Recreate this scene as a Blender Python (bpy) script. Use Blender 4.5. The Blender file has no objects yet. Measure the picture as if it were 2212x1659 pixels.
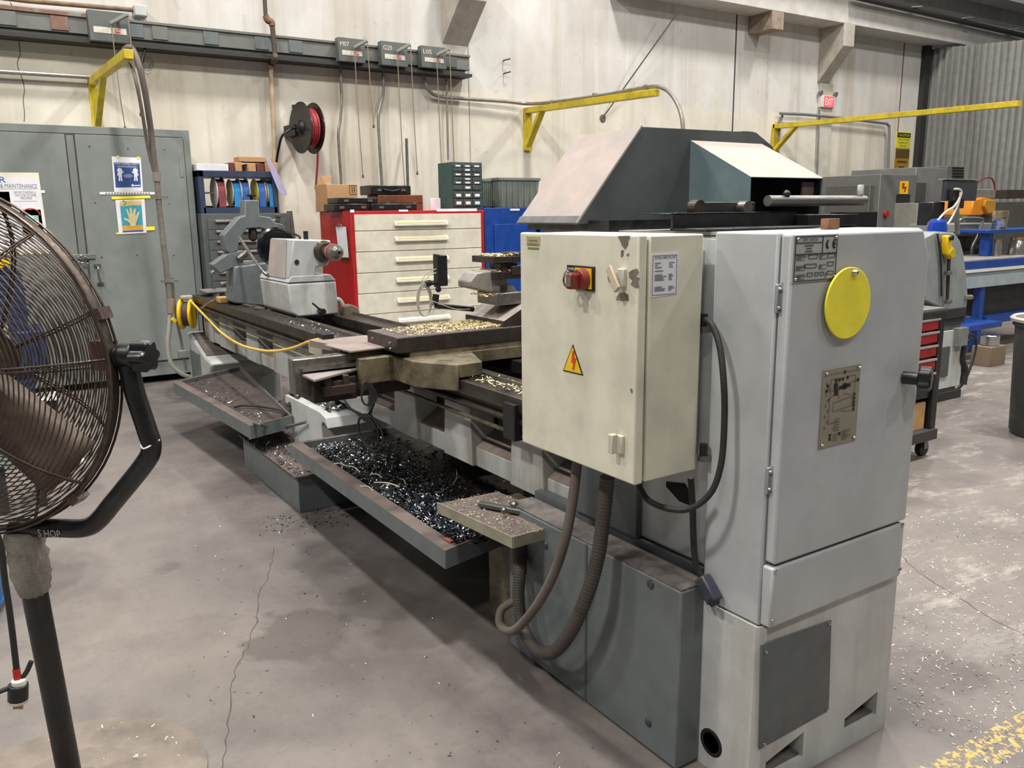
import bpy, bmesh, math, random
from math import sin, cos, pi, radians, sqrt
from mathutils import Vector, Matrix
random.seed(7)
SC = bpy.context.scene
COL = SC.collection

# ------------------------------------------------------------------ camera
FPX, YAW, PITCH, ROLL, CH = 1803.95683, 0.576979363, 0.201673722, 0.0119924836, 1.6
fwd = Vector((-cos(YAW)*cos(PITCH), sin(YAW)*cos(PITCH), -sin(PITCH)))
rgt = Vector((sin(YAW), cos(YAW), 0))
dwn = fwd.cross(rgt)
R2 = cos(ROLL)*rgt + sin(ROLL)*dwn
D2 = -sin(ROLL)*rgt + cos(ROLL)*dwn
CAMP = Vector((0, 0, CH))
cam = bpy.data.cameras.new('camera'); co = bpy.data.objects.new('camera', cam); COL.objects.link(co)
mw = Matrix((R2, -D2, -fwd)).transposed().to_4x4(); mw.translation = CAMP
co.matrix_world = mw
cam.sensor_width = 36; cam.lens = FPX/2212*36; cam.clip_end = 100
SC.camera = co

def ray(px, py): return R2*(px-1106) + D2*(py-829.5) + fwd*FPX
def P(px, py, ax, val):
    d = ray(px, py); i = 'xyz'.index(ax)
    return CAMP + d*((val-CAMP[i])/d[i])
def PP(px, py, c, n):
    d = ray(px, py); return CAMP + d*((c-CAMP).dot(n)/d.dot(n))

# ------------------------------------------------------------------ materials
def lin(c):
    if isinstance(c, str):
        c = [int(c[i:i+2], 16)/255 for i in (0, 2, 4)]
    return tuple((x/12.92 if x <= .04045 else ((x+.055)/1.055)**2.4) for x in c) + (1,)
MATS = {}
class NT:
    def __init__(s, m):
        m.use_nodes = True; s.t = m.node_tree; s.n = s.t.nodes; s.l = s.t.links
        s.n.clear(); s.out = s.n.new('ShaderNodeOutputMaterial')
        s.b = s.n.new('ShaderNodeBsdfPrincipled'); s.l.new(s.b.outputs[0], s.out.inputs[0])
        s.tc = s.n.new('ShaderNodeTexCoord').outputs['Object']
    def link(s, a, b): s.l.new(a, b)
    def noise(s, scale, sc=(1, 1, 1), detail=4, rough=.6, loc=(0, 0, 0)):
        mp = s.n.new('ShaderNodeMapping'); mp.inputs['Scale'].default_value = sc; mp.inputs['Location'].default_value = loc
        s.link(s.tc, mp.inputs[0])
        nz = s.n.new('ShaderNodeTexNoise'); nz.inputs['Scale'].default_value = scale
        nz.inputs['Detail'].default_value = detail; nz.inputs['Roughness'].default_value = rough
        s.link(mp.outputs[0], nz.inputs['Vector']); return nz.outputs['Fac']
    def ramp(s, fac, lo, hi, a=0., b=1.):
        r = s.n.new('ShaderNodeMapRange'); r.inputs[1].default_value = lo; r.inputs[2].default_value = hi
        r.inputs[3].default_value = a; r.inputs[4].default_value = b; r.clamp = True
        s.link(fac, r.inputs[0]); return r.outputs[0]
    def math(s, op, a, b=None):
        m = s.n.new('ShaderNodeMath'); m.operation = op
        for i, x in enumerate((a, b)):
            if x is None: continue
            if isinstance(x, (int, float)): m.inputs[i].default_value = x
            else: s.link(x, m.inputs[i])
        return m.outputs[0]
    def mix(s, fac, a, b):
        m = s.n.new('ShaderNodeMix'); m.data_type = 'RGBA'
        if isinstance(fac, (int, float)): m.inputs[0].default_value = fac
        else: s.link(fac, m.inputs[0])
        for i, x in ((6, a), (7, b)):
            if isinstance(x, tuple): m.inputs[i].default_value = x
            else: s.link(x, m.inputs[i])
        return m.outputs[2]
    def xyz(s):
        x = s.n.new('ShaderNodeSeparateXYZ'); s.link(s.tc, x.inputs[0]); return x.outputs
    def bump(s, h, st, dist=.01):
        b = s.n.new('ShaderNodeBump'); b.inputs['Strength'].default_value = st; b.inputs['Distance'].default_value = dist
        s.link(h, b.inputs['Height']); s.link(b.outputs[0], s.b.inputs['Normal'])

def M(name, col, rough=.5, metal=0., dirt=None, amt=.5, scale=3., streak=False, lo=.45, bump=0., emit=0., col2=None, coat=0.):
    if name in MATS: return MATS[name]
    m = bpy.data.materials.new(name); t = NT(m)
    c = lin(col)
    base = c
    nz = t.noise(scale*2.2, detail=5)
    v = tuple(x*.82 for x in c[:3]) + (1,)
    base = t.mix(t.ramp(nz, .35, .7), c, v)
    if col2:
        base = t.mix(t.ramp(t.noise(scale*.7, detail=3, loc=(3, 1, 2)), .42, .6), base, lin(col2))
    if dirt:
        sc = (1, 1, .09) if streak else (1, 1, 1)
        d = t.ramp(t.noise(scale, sc, detail=6, rough=.65, loc=(7, 3, 1)), lo, lo+.25, 0, amt)
        base = t.mix(d, base, lin(dirt))
    t.link(base, t.b.inputs['Base Color'])
    t.b.inputs['Metallic'].default_value = metal
    rr = t.ramp(t.noise(scale*5, detail=3), .3, .7, max(.02, rough-.1), min(1, rough+.12))
    t.link(rr, t.b.inputs['Roughness'])
    if bump: t.bump(t.noise(scale*14, detail=4), bump, .004)
    if emit:
        t.link(base, t.b.inputs['Emission Color']); t.b.inputs['Emission Strength'].default_value = emit
    if coat: t.b.inputs['Coat Weight'].default_value = coat
    m.diffuse_color = c
    MATS[name] = m; return m

lg = M('light grey machine paint', 'b4b7b8', .42, dirt='7d7766', amt=.45, scale=2.4, streak=True, lo=.56)
lgd = M('cast base white grey', 'c2c4c2', .45, dirt='8a8372', amt=.6, scale=3, streak=True, lo=.52, bump=.15)
lgs = M('stained bed casting', 'bfc1be', .5, dirt='75664c', amt=.8, scale=5, streak=True, lo=.48, bump=.25)
tg = M('blue grey paint', '686f70', .42, dirt='4b4e4b', amt=.6, scale=3, lo=.5)
tgd = M('dark blue grey paint', '575d5e', .45, dirt='403f3c', amt=.6, scale=3, lo=.5)
crm = M('cream enclosure paint', 'd9d6c2', .5, dirt='bdb28f', amt=.5, scale=4, streak=True, lo=.58)
dust = M('dusty pink grey film', 'a99c95', .8, dirt='8a8a8b', amt=.7, scale=4, lo=.5, bump=.1)
dust2 = M('pale dust on sheet metal', 'b3a69d', .85, dirt='a3978f', amt=.6, scale=4, lo=.5)
dustd = M('dark oily dust', '6b5f59', .75, dirt='3b3633', amt=.8, scale=6, lo=.45, bump=.2)
stl = M('worn steel', '8b8680', .33, .85, dirt='4b443c', amt=.6, scale=8, lo=.5)
sld = M('dark oily steel', '57504a', .38, .75, dirt='2b2724', amt=.8, scale=7, lo=.45)
oil = M('oil stained cast', '716852', .5, dirt='332b20', amt=.9, scale=9, lo=.42, bump=.3)
chrome = M('bright steel', 'c8c8c8', .18, 1.)
galv = M('galvanised conduit', '9a958d', .4, .6, dirt='6b635a', amt=.5, scale=6)
blk = M('black plastic', '17171a', .38)
blkp = M('black gloss paint', '1b1b1c', .3, dirt='4a4643', amt=.4, scale=5, lo=.55)
pit = M('black rubber', '242322', .65)
hosem = M('dusty hose', '6a6159', .7, dirt='4c4540', amt=.6, scale=9)
hosed = M('dusty ribbed hose', '4b443f', .65, dirt='332f2c', amt=.6, scale=9)
yel = M('yellow paint', 'fbee40', .5, dirt='e0d038', amt=.5, scale=5)
yelj = M('yellow bracket paint', 'd9c229', .5, dirt='8d7420', amt=.6, scale=6)
yelp = M('yellow plastic', 'f0c513', .35)
redp = M('red enamel', 'b81c22', .4, dirt='8c2a2c', amt=.5, scale=4)
redd = M('red knob', '7d2a23', .35)
redh = M('red hose', 'a8343a', .45)
bluep = M('blue enamel', '0f3f8f', .4, dirt='0b2b66', amt=.5, scale=3)
navy = M('navy painted steel', '2f3b54', .45)
ntm = M('navy machine', '2a3a63', .45, dirt='1c2640', amt=.5)
cabg = M('green grey cabinet', '7f8582', .45, dirt='5f6458', amt=.6, scale=1.6, streak=True, lo=.5)
cabd = M('dark grey cabinet', '565b5a', .45, dirt='3d3f3d', amt=.5)
drw = M('cream drawer front', 'd9d4c3', .45, dirt='b9b096', amt=.5, scale=4, lo=.55)
gold = M('handle label strip', 'c9b183', .6)
alu = M('aluminium', 'c9c9c6', .35, .7)
card = M('cardboard', 'b98f66', .8, dirt='a17a52', amt=.4, scale=8)
cardd = M('dark red card', '6b3236', .8)
white = M('white paper', 'e8e8ec', .7)
whitep = M('white plastic', 'dcdad2', .4)
lav = M('lavender strip', 'aaa6c4', .7)
green = M('dark green paint', '33544e', .45)
tote = M('grey green plastic tote', '757b6f', .5)
wood = M('raw wood', 'c69c68', .7, dirt='9a7040', amt=.5, scale=12)
brown = M('brown wood case', '6e3f24', .5)
ink = M('black ink', '151515', .6)
inkg = M('grey ink', '74747c', .7)
inkb = M('blue ink', '27498f', .6)
inkr = M('red ink', 'd2401c', .6)
orange = M('orange paint', 'd98a1e', .45)
sgr = M('sign dark yellow', '9b7a22', .6)
sgy = M('sign yellow', 'd8d02c', .6)
plate = M('brushed plate', 'b9bbb8', .45, .1)
plateb = M('bronze grey plate', '8f8978', .45, .1)
tape = M('crumpled grey tape', '8f8b7f', .35, dirt='6b675d', amt=.6, scale=14, bump=.8)
rust = M('rusty paint', '7b5b4c', .6, dirt='8e9692', amt=1., scale=5, lo=.5)
busm = M('weathered busway paint', '6c6e6a', .5, dirt='6a4a3c', amt=.7, scale=4, lo=.6)
fanb = M('brown fan blade metal', '6a5c4f', .5, .15, dirt='463b32', amt=.6, scale=9)
wire = M('rust brown guard wire', '4e423b', .4, .4, dirt='7a6a5c', amt=.6, scale=20)
chipm = M('steel swarf', 'b9bcc0', .2, 1.)
chipd = M('dark blue swarf', '3a4352', .25, 1.)
chipg = M('brass coloured chips', 'e3d3a4', .4, .25)
beltr = M('maroon cloth roll', '7d3a44', .8)
beltb = M('blue cloth roll', '2f5fa8', .75)
beltc = M('bright blue cloth roll', '2b86c4', .75)
disk = M('card reel side', 'c9b99c', .7)
glass = None

def wall_mat():
    m = bpy.data.materials.new('stained cream wall'); t = NT(m)
    x = t.xyz()
    n1 = t.noise(1.1, (1, 1, .35), 5); n2 = t.noise(2.2, (1, 1.3, .05), 6, loc=(2, 5, 0)); n3 = t.noise(9, detail=5)
    n4 = t.noise(1.8, (1, 1, .6), 4, loc=(9, 2, 4))
    zz = t.math('ADD', x[2], t.ramp(t.noise(2.5, (1, 1, .2)), .3, .7, -.12, .12))
    up = t.ramp(zz, 3.13, 3.17)
    low = t.mix(t.ramp(n4, .35, .7), lin('d8d3c6'), lin('c5bfb1'))
    upc = t.mix(t.ramp(n4, .35, .7), lin('cfccc8'), lin('bdbab5'))
    c = t.mix(up, low, upc)
    c = t.mix(t.ramp(n2, .52, .72, 0, .55), c, lin('9a8a72'))
    c = t.mix(t.ramp(n3, .62, .75, 0, .35), c, lin('8d8372'))
    c = t.mix(t.ramp(n1, .5, .75, 0, .35), c, lin('b2a893'))
    t.link(c, t.b.inputs['Base Color']); t.b.inputs['Roughness'].default_value = .75
    t.bump(n3, .2, .01)
    return m
def floor_mat():
    m = bpy.data.materials.new('worn concrete floor'); t = NT(m)
    x = t.xyz()
    n1 = t.noise(.7, detail=6); n2 = t.noise(3.2, detail=7, rough=.7, loc=(4, 4, 0)); n3 = t.noise(26, detail=5)
    c = t.mix(t.ramp(n1, .35, .65), lin('6f6a67'), lin('7f7771'))
    c = t.mix(t.ramp(n2, .45, .75, 0, .6), c, lin('5a5250'))
    c = t.mix(t.ramp(n3, .55, .75, 0, .25), c, lin('4b4441'))
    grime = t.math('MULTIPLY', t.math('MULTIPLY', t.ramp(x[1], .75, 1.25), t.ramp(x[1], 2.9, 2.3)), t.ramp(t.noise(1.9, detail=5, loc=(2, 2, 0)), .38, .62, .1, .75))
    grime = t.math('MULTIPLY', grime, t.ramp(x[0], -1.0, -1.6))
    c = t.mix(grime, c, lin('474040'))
    nst = t.math('MULTIPLY', t.math('SUBTRACT', t.noise(5, detail=5, loc=(6, 1, 0)), .5), .35)
    for px, py, rr, aa in ((650, 1370, .20, .55), (740, 1270, .16, .5), (820, 1300, .18, .45), (920, 1350, .2, .4), (370, 1225, .07, .4), (60, 1260, .22, .3), (1010, 1650, .1, .2), (2010, 1440, .16, .35), (2150, 930, .2, .4)):
        q = P(px, py, 'z', 0)
        dd = t.math('SQRT', t.math('ADD', t.math('POWER', t.math('SUBTRACT', x[0], q.x), 2.), t.math('POWER', t.math('SUBTRACT', x[1], q.y), 2.)))
        c = t.mix(t.ramp(t.math('ADD', dd, nst), rr-.025, rr+.025, aa, 0), c, lin('47403d'))
    # pale scuffed traffic lane right of the lathe
    lane = t.math('MULTIPLY', t.ramp(x[1], 2.6, 3.3), t.ramp(t.noise(6, (1, .35, 1), 6, .8, (1, 8, 0)), .52, .66, 0, .6))
    c = t.mix(lane, c, lin('b5aea6'))
    # worn yellow line
    a, b = P(2212, 1575, 'z', 0), P(2060, 1659, 'z', 0)
    d = (b-a).normalized(); nn = Vector((-d.y, d.x, 0)); cc = nn.dot(a)
    dist = t.math('ABSOLUTE', t.math('SUBTRACT', t.math('ADD', t.math('MULTIPLY', x[0], nn.x), t.math('MULTIPLY', x[1], nn.y)), cc))
    mask = t.math('MULTIPLY', t.math('LESS_THAN', dist, .055), t.math('MULTIPLY', t.ramp(t.noise(38, detail=4, rough=.7), .50, .56), t.math('GREATER_THAN', x[1], 2.0)))
    c = t.mix(mask, c, lin('c0a055'))
    t.link(c, t.b.inputs['Base Color'])
    t.link(t.ramp(n2, .3, .7, .42, .62), t.b.inputs['Roughness'])
    t.bump(n3, .12, .01)
    return m
WALL, FLOOR = wall_mat(), floor_mat()

# ------------------------------------------------------------------ mesh builder
TXT = {}
def text_mesh(s):
    if s in TXT: return TXT[s]
    cu = bpy.data.curves.new('t', 'FONT'); cu.body = s; cu.resolution_u = 2
    o = bpy.data.objects.new('t', cu); me = o.to_mesh()
    vs = [v.co.copy() for v in me.vertices]; fs = [tuple(p.vertices) for p in me.polygons]
    o.to_mesh_clear(); bpy.data.objects.remove(o); bpy.data.curves.remove(cu)
    if vs:
        x0 = min(v.x for v in vs); x1 = max(v.x for v in vs); y1 = max(v.y for v in vs); y0 = min(v.y for v in vs)
    else: x0 = x1 = y0 = y1 = 0
    TXT[s] = (vs, fs, x0, x1, y0, y1); return TXT[s]

def smooth_path(pts, n=8):
    pts = [Vector(p) for p in pts]
    if len(pts) < 3: return pts
    out = []
    q = [pts[0]*2-pts[1]] + pts + [pts[-1]*2-pts[-2]]
    for i in range(1, len(q)-2):
        a, b, c, d = q[i-1:i+3]
        for k in range(n):
            t = k/n
            out.append(.5*((2*b) + (c-a)*t + (2*a-5*b+4*c-d)*t*t + (3*b-a-3*c+d)*t**3))
    out.append(pts[-1]); return out

class MB:
    def __init__(s): s.v = []; s.f = []; s.mi = []; s.k = 0
    def add(s, vs, fs):
        o = len(s.v); s.v += [Vector(v) for v in vs]
        for f in fs: s.f.append(tuple(i+o for i in f)); s.mi.append(s.k)
        return s
    def mat(s, k): s.k = k; return s
    def box(s, x0, x1, y0, y1, z0, z1):
        return s.add([(x, y, z) for x in (x0, x1) for y in (y0, y1) for z in (z0, z1)],
                     [(0, 1, 3, 2), (4, 6, 7, 5), (0, 4, 5, 1), (2, 3, 7, 6), (0, 2, 6, 4), (1, 5, 7, 3)])
    def prism(s, pts, vec):
        pts = [Vector(p) for p in pts]; n = len(pts); vec = Vector(vec)
        s.add(pts + [p+vec for p in pts], [tuple(range(n)), tuple(range(2*n-1, n-1, -1))] +
              [(i, (i+1) % n, (i+1) % n+n, i+n) for i in range(n)]); return s
    def obox(s, c, ax, ay, az, hx, hy, hz):
        c, ax, ay, az = map(Vector, (c, ax, ay, az))
        return s.add([c+ax*a*hx+ay*b*hy+az*d*hz for a in (-1, 1) for b in (-1, 1) for d in (-1, 1)],
                     [(0, 1, 3, 2), (4, 6, 7, 5), (0, 4, 5, 1), (2, 3, 7, 6), (0, 2, 6, 4), (1, 5, 7, 3)])
    def bar(s, a, b, w, h, up=(0, 0, 1)):
        a, b = Vector(a), Vector(b); d = (b-a).normalized(); sd = d.cross(Vector(up)).normalized(); u = sd.cross(d)
        return s.obox((a+b)/2, d, sd, u, (b-a).length/2, w/2, h/2)
    def loft(s, rings, cap=True, close=True):
        n = len(rings[0]); o = len(s.v)
        vs = [p for r in rings for p in r]; fs = []
        for i in range(len(rings)-1):
            for j in range(n if close else n-1):
                a = i*n+j; b = i*n+(j+1) % n; fs.append((a, b, b+n, a+n))
        if cap: fs += [tuple(range(n-1, -1, -1)), tuple(range((len(rings)-1)*n, len(rings)*n))]
        return s.add(vs, fs)
    def tube(s, pts, r, n=10, sm=8, cap=True):
        pp = smooth_path(pts, sm) if sm else [Vector(p) for p in pts]
        rings = []; t0 = (pp[1]-pp[0]).normalized()
        u = t0.orthogonal().normalized()
        for i, p in enumerate(pp):
            t = (pp[min(i+1, len(pp)-1)]-pp[max(i-1, 0)]).normalized()
            u = (u-t*u.dot(t)).normalized(); w = t.cross(u)
            rr = r(i/(len(pp)-1)) if callable(r) else r
            rings.append([p+(u*cos(2*pi*k/n)+w*sin(2*pi*k/n))*rr for k in range(n)])
        return s.loft(rings, cap)
    def cyl(s, a, b, r, r2=None, n=24):
        a, b = Vector(a), Vector(b); t = (b-a).normalized(); u = t.orthogonal().normalized(); w = t.cross(u)
        r2 = r if r2 is None else r2
        return s.loft([[p+(u*cos(2*pi*k/n)+w*sin(2*pi*k/n))*q for k in range(n)] for p, q in ((a, r), (b, r2))])
    def rev(s, a, ax, prof, n=32, cap=True):
        a = Vector(a); t = Vector(ax).normalized(); u = t.orthogonal().normalized(); w = t.cross(u)
        return s.loft([[a+t*h+(u*cos(2*pi*k/n)+w*sin(2*pi*k/n))*max(q, 1e-4) for k in range(n)] for q, h in prof], cap)
    def sph(s, c, r, n=12):
        return s.rev(c, (0, 0, 1), [(r*sin(pi*i/n), -r*cos(pi*i/n)) for i in range(n+1)], n*2)
    def text(s, st, c, ux, uy, h, w=None, align=0.):
        vs, fs, x0, x1, y0, y1 = text_mesh(st)
        if not vs: return s
        ux, uy, c = Vector(ux).normalized(), Vector(uy).normalized(), Vector(c)
        k = h/.7; kx = k if w is None else w/(x1-x0)
        off = -(x0+(x1-x0)*align)
        return s.add([c+ux*(v.x+off)*kx+uy*v.y*k for v in vs], fs)
    def build(s, name, mats, parent=None, bev=0, smooth=True, thick=0, seg=2, origin=None, ang=35):
        if not isinstance(mats, (list, tuple)): mats = [mats]
        base = Vector((0, 0, 0))
        if parent is not None:
            q = parent
            while q is not None: base += q.location; q = q.parent
        elif origin: base = Vector(origin)
        me = bpy.data.meshes.new(name)
        me.from_pydata([v-base for v in s.v], [], s.f)
        for m in mats: me.materials.append(m)
        for p, k in zip(me.polygons, s.mi): p.material_index = k
        bm = bmesh.new(); bm.from_mesh(me); bmesh.ops.recalc_face_normals(bm, faces=bm.faces); bm.to_mesh(me); bm.free()
        if smooth:
            me.polygons.foreach_set('use_smooth', [True]*len(me.polygons))
            me.set_sharp_from_angle(angle=radians(ang))
        o = bpy.data.objects.new(name, me); COL.objects.link(o)
        if parent is not None: o.parent = parent
        elif origin: o.location = base
        if thick:
            md = o.modifiers.new('s', 'SOLIDIFY'); md.thickness = thick
        if bev:
            md = o.modifiers.new('b', 'BEVEL'); md.width = bev; md.segments = seg; md.limit_method = 'ANGLE'; md.angle_limit = radians(40)
        return o

def B(*a): return MB().box(*a)
def thing(name, label, cat, loc, group=None):
    o = bpy.data.objects.new(name, None); COL.objects.link(o); o.location = loc; o.empty_display_size = .1
    o['label'] = label; o['category'] = cat
    if group: o['group'] = group
    return o
def tag(o, label, cat, group=None, kind=None):
    o['label'] = label; o['category'] = cat
    if group: o['group'] = group
    if kind: o['kind'] = kind
    return o
def lab(o, s): o['label'] = s; return o
def struct(o): o['kind'] = 'structure'; return o
def copy_tree(o, parent=None):
    c = o.copy(); COL.objects.link(c); c.parent = parent
    for ch in list(o.children): copy_tree(ch, c)
    return c
def screws(parent, pts, ax, r=.008, name='screw', m=chrome, l=.006):
    for p in pts:
        p = Vector(p); a = Vector(ax).normalized()
        MB().rev(p, a, [(r, 0), (r*.9, l*.6), (r*.45, l)], 12).build(name, m, parent)
def chips(n, place, size, rnd, curl=True):
    mb = MB()
    for i in range(n):
        c = Vector(place()); L = size*rnd.uniform(.4, 1.6); w = L*rnd.uniform(.12, .35)
        a = rnd.uniform(0, 2*pi); el = rnd.uniform(-.5, .6)
        d = Vector((cos(a)*cos(el), sin(a)*cos(el), sin(el))); sd = d.cross(Vector((rnd.uniform(-1, 1), rnd.uniform(-1, 1), 1))).normalized()
        up = sd.cross(d)
        k = rnd.uniform(-.5, .5)*L
        p = [c-d*L/2, c+up*k*.5, c+d*L/2]
        mb.add([q+sd*w/2*e for q in p for e in (-1, 1)], [(0, 1, 3, 2), (2, 3, 5, 4)])
    return mb
rnd = random.Random(11)
# ================================================================== SETTING
XW = -9.6
struct(B(XW-.2, XW, -7, 15.45, 0, 5.6).build('wall_back', WALL))
struct(B(-11, 6, -8, 17, -.1, 0).build('floor', FLOOR))
jm = M('dark joint', '3a302b', .8)
jl = M('grey joint', 'a79f92', .8)
for i, (px, py, w, m) in enumerate(((1013, 200, .012, jl), (1587, 150, .022, jm), (1940, 270, .02, M('rusty joint', '6b3f30', .8)), (1783, 300, .012, jl))):
    y = P(px, py, 'x', XW).y
    struct(B(XW-.01, XW+.006, y-w/2, y+w/2, 0, 5.5).build('trim_%d' % (i+1), m))
# wall cracks
mb = MB()
for pts in ([(22, 5), (26, 15), (22, 25)], [(40, 78), (42, 100), (44, 118), (37, 135), (42, 155), (48, 170), (53, 195), (50, 215), (53, 245), (52, 262)]):
    mb.tube([P(a, b, 'x', XW+.001) for a, b in pts], .003, 5, 2)
struct(mb.build('trim_5', jm))
for k_, pts in enumerate(([(592, 1180), (583, 1230), (560, 1290), (553, 1340), (533, 1400), (508, 1450), (498, 1530), (488, 1600), (480, 1680)], [(1925, 1172), (1960, 1215), (2010, 1255), (2070, 1290), (2130, 1330), (2240, 1385)])):
    mb = MB(); q = [P(a, b, 'z', 0) for a, b in pts]; q = smooth_path(q, 6)
    q = [p+Vector((rnd.uniform(-.006, .006), rnd.uniform(-.006, .006), 0)) for p in q]
    for a, b in zip(q[:-1], q[1:]):
        d = (b-a).normalized(); n_ = Vector((-d.y, d.x, 0))*rnd.uniform(.0012, .0025)
        mb.add([a-n_+Vector((0, 0, .0006)), a+n_+Vector((0, 0, .0006)), b+n_+Vector((0, 0, .0006)), b-n_+Vector((0, 0, .0006))], [(0, 1, 2, 3)])
    struct(mb.build('trim_%d' % (15+k_), M('floor crack', '554d49', .9)))
# corner post + corrugated sliding wall
darkm = M('dark corner steel', '2a2a2a', .7)
struct(B(-9.8, -9.5, 15.45, 15.62, 0, 4.75).build('trim_6', darkm))
mb = MB(); n = 150; prof = []
x0 = -9.62
pitch = .118
for i in range(n):
    xx = x0+i*pitch
    for dx, dy in ((0, 0), (.012, .06), (.055, .06), (.067, 0)): prof.append((xx+dx, 15.72-dy))
vs = []
for x, y in prof:
    zt = 4.53-.07*(x-x0)
    vs += [(x, y, 0), (x, y, max(zt, 3.6))]
mb.add(vs, [(2*i, 2*i+2, 2*i+3, 2*i+1) for i in range(len(prof)-1)])
struct(mb.build('wall_right', M('corrugated grey sheet', '93938f', .5, .1, dirt='62605b', amt=.6, scale=4, streak=True), smooth=False))
# light gaps at the corrugated wall edge
# concrete beam, ledge, pipes and crane girder at the top
conc = M('painted concrete beam', 'c9c5bf', .7, dirt='a59d93', amt=.5, scale=2, streak=False, lo=.5)
concd = M('grey concrete bracket', 'b5aea4', .75, dirt='8f8779', amt=.6, scale=4)
struct(B(-9.6, -9.13, 7.9, 22, 4.56, 5.0).build('trim_7', conc, bev=.01))
struct(B(-9.6, -9.35, 7.9, 22, 5.0, 5.45).build('trim_8', conc))
# (girder that carries the crane rail, in front of the beam)
gm = M('girder grey paint', '9c9993', .6, dirt='7f7972', amt=.5)
struct(B(-9.12, -8.72, 9.5, 22, 5.32, 5.38).build('trim_9', conc))
struct(B(-8.95, -8.9, 9.5, 22, 5.38, 6.3).build('trim_10', gm))
# corbels
def corbel(name, ya, yb, zb, zf, zt, xf, m):
    pts = [(XW, ya, zb), (xf, ya, zf), (xf, ya, zt), (XW, ya, zt)]
    return struct(MB().prism(pts, (0, yb-ya, 0)).build(name, m, bev=.008))
corbel('trim_11', 12.48, 12.76, 3.693, 4.223, 4.58, -9.13, concd)
corbel('trim_12', 5.28, 5.65, 3.655, 4.09, 4.6, -9.13, concd)
o = struct(MB().box(XW, -9.13, 10.73, 11.0, 4.3, 4.56).build('trim_13', M('old timber bracket', '9b8b7b', .8, dirt='5c4c3f', amt=.7, scale=8), bev=.01))
# sprinkler pipe
th = thing('overhead_pipe', 'dark overhead pipe running along the concrete beam at the ceiling', 'pipe', (-8.9, 14, 4.95))
MB().tube([P(1850, -6, 'x', -8.98), P(2225, 80, 'x', -8.98)], .045, 12, 0).build('pipe', M('dark pipe', '2e2b2a', .5), th)
for px, py in ((1975, 15), (2085, 38), (2185, 62)):
    c = P(px, py+6, 'x', -8.98)
    MB().obox(c+Vector((.03, 0, .04)), (0, 1, .15), (1, 0, 0), (0, 0, 1), .13, .03, .008).build('pipe_bracket', gm, th)
# exit sign
ex = thing('exit_sign', 'lit red EXIT sign with two emergency lamps on the wall pilaster', 'exit sign', (-9.58, 12.7, 3.3))
MB().box(-9.6, -9.53, 12.53, 12.89, 3.305, 3.5).build('housing', whitep, ex, bev=.01)
redl = M('lit red sign face', 'ff5a64', .5, emit=.9)
MB().box(-9.535, -9.525, 12.60, 12.86, 3.315, 3.49).build('sign_face', redl, ex)
MB().text('EXIT', (-9.522, 12.73, 3.345), (0, 1, 0), (0, 0, 1), .115, .2, .5).build('lettering', M('lit pale letters', 'ffd0d0', .5, emit=1.), ex)
for dy in (-.02, .38):
    MB().rev((-9.56, 12.53+dy, 3.54), (1, 0, -.3), [(.02, -.02), (.045, .03), (.045, .04)], 16).build('lamp_head', M('lamp grey', '77777c', .3), ex)
# warning signs
def sign(name, label, y0, y1, z0, z1, m, head, headc, lines, txtm, bars):
    t = thing(name, label, 'sign', (XW, (y0+y1)/2, z0))
    B(XW, XW+.012, y0, y1, z0, z1).build('panel', m, t)
    h = z1-z0; mb = MB()
    mb.box(XW+.012, XW+.014, y0+.01, y1-.01, z1-h*.34, z1-.01)
    mb.build('header', headc, t)
    if head: MB().text(head, (XW+.016, (y0+y1)/2, z1-h*.27), (0, 1, 0), (0, 0, 1), h*.17, (y1-y0)*.8, .5).build('header_lettering', m, t)
    mb = MB()
    for i, s in enumerate(lines):
        zc = z1-h*.34-h*.6*(i+1)/len(lines)+h*.02
        if bars:
            w = (y1-y0)*(.7, .4, .62)[i % 3]
            mb.box(XW+.012, XW+.014, (y0+y1-w)/2, (y0+y1+w)/2, zc, zc+h*.09)
        else: mb.text(s, (XW+.014, (y0+y1)/2, zc), (0, 1, 0), (0, 0, 1), h*.11, (y1-y0)*(.75, .7, .5)[i % 3], .5)
    mb.build('lettering', txtm, t)
    return t
sign('wall_sign', 'bright yellow and black CAUTION WATCH FOR FORKLIFT TRAFFIC sign', 14.86, 15.3, 2.715, 3.0, sgy, 'CAUTION', ink, ['WATCH FOR', 'FORKLIFT', 'TRAFFIC'], ink, False)
sign('wall_sign', 'faded ochre sign below the yellow caution sign, partly behind the machine', 14.86, 15.3, 2.2, 2.7, sgr, None, M('sign brown', '5a431c', .6), ['', '', ''], M('sign brown text', '5a431c', .6), True)

# ------------------------------------------------------------------ busway with disconnect boxes
bw = thing('busway_duct', 'long weathered grey and rust busway duct along the upper wall', 'busway', (-9.5, 2.5, 3.3))
YE = 5.56
B(-9.56, -9.42, -1.5, YE, 3.34, 3.50).build('duct', busm, bw, bev=.005)
B(-9.57, -9.40, -1.5, 1.3, 3.492, 3.525).build('top_flange', rust, bw)
B(-9.57, -9.40, 1.3, YE, 3.492, 3.515).build('top_flange', busm, bw)
B(-9.6, -9.36, -1.5, YE, 3.255, 3.29).build('support_rail', M('dark rail', '3b3936', .6, .3), bw)
B(-9.58, -9.45, -1.5, YE-.05, 3.29, 3.34).build('lower_flange', cabd, bw)
for y, c in ((.18, tg), (.62, busm), (1.05, rust), (1.72, tg), (1.95, busm), (2.45, tg), (2.98, tg), (3.35, tg), (5.3, cabd)):
    B(-9.43, -9.408, y-.075, y+.075, 3.355, 3.485).build('cover_plate', c, bw, bev=.004)
mb = MB()
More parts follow.
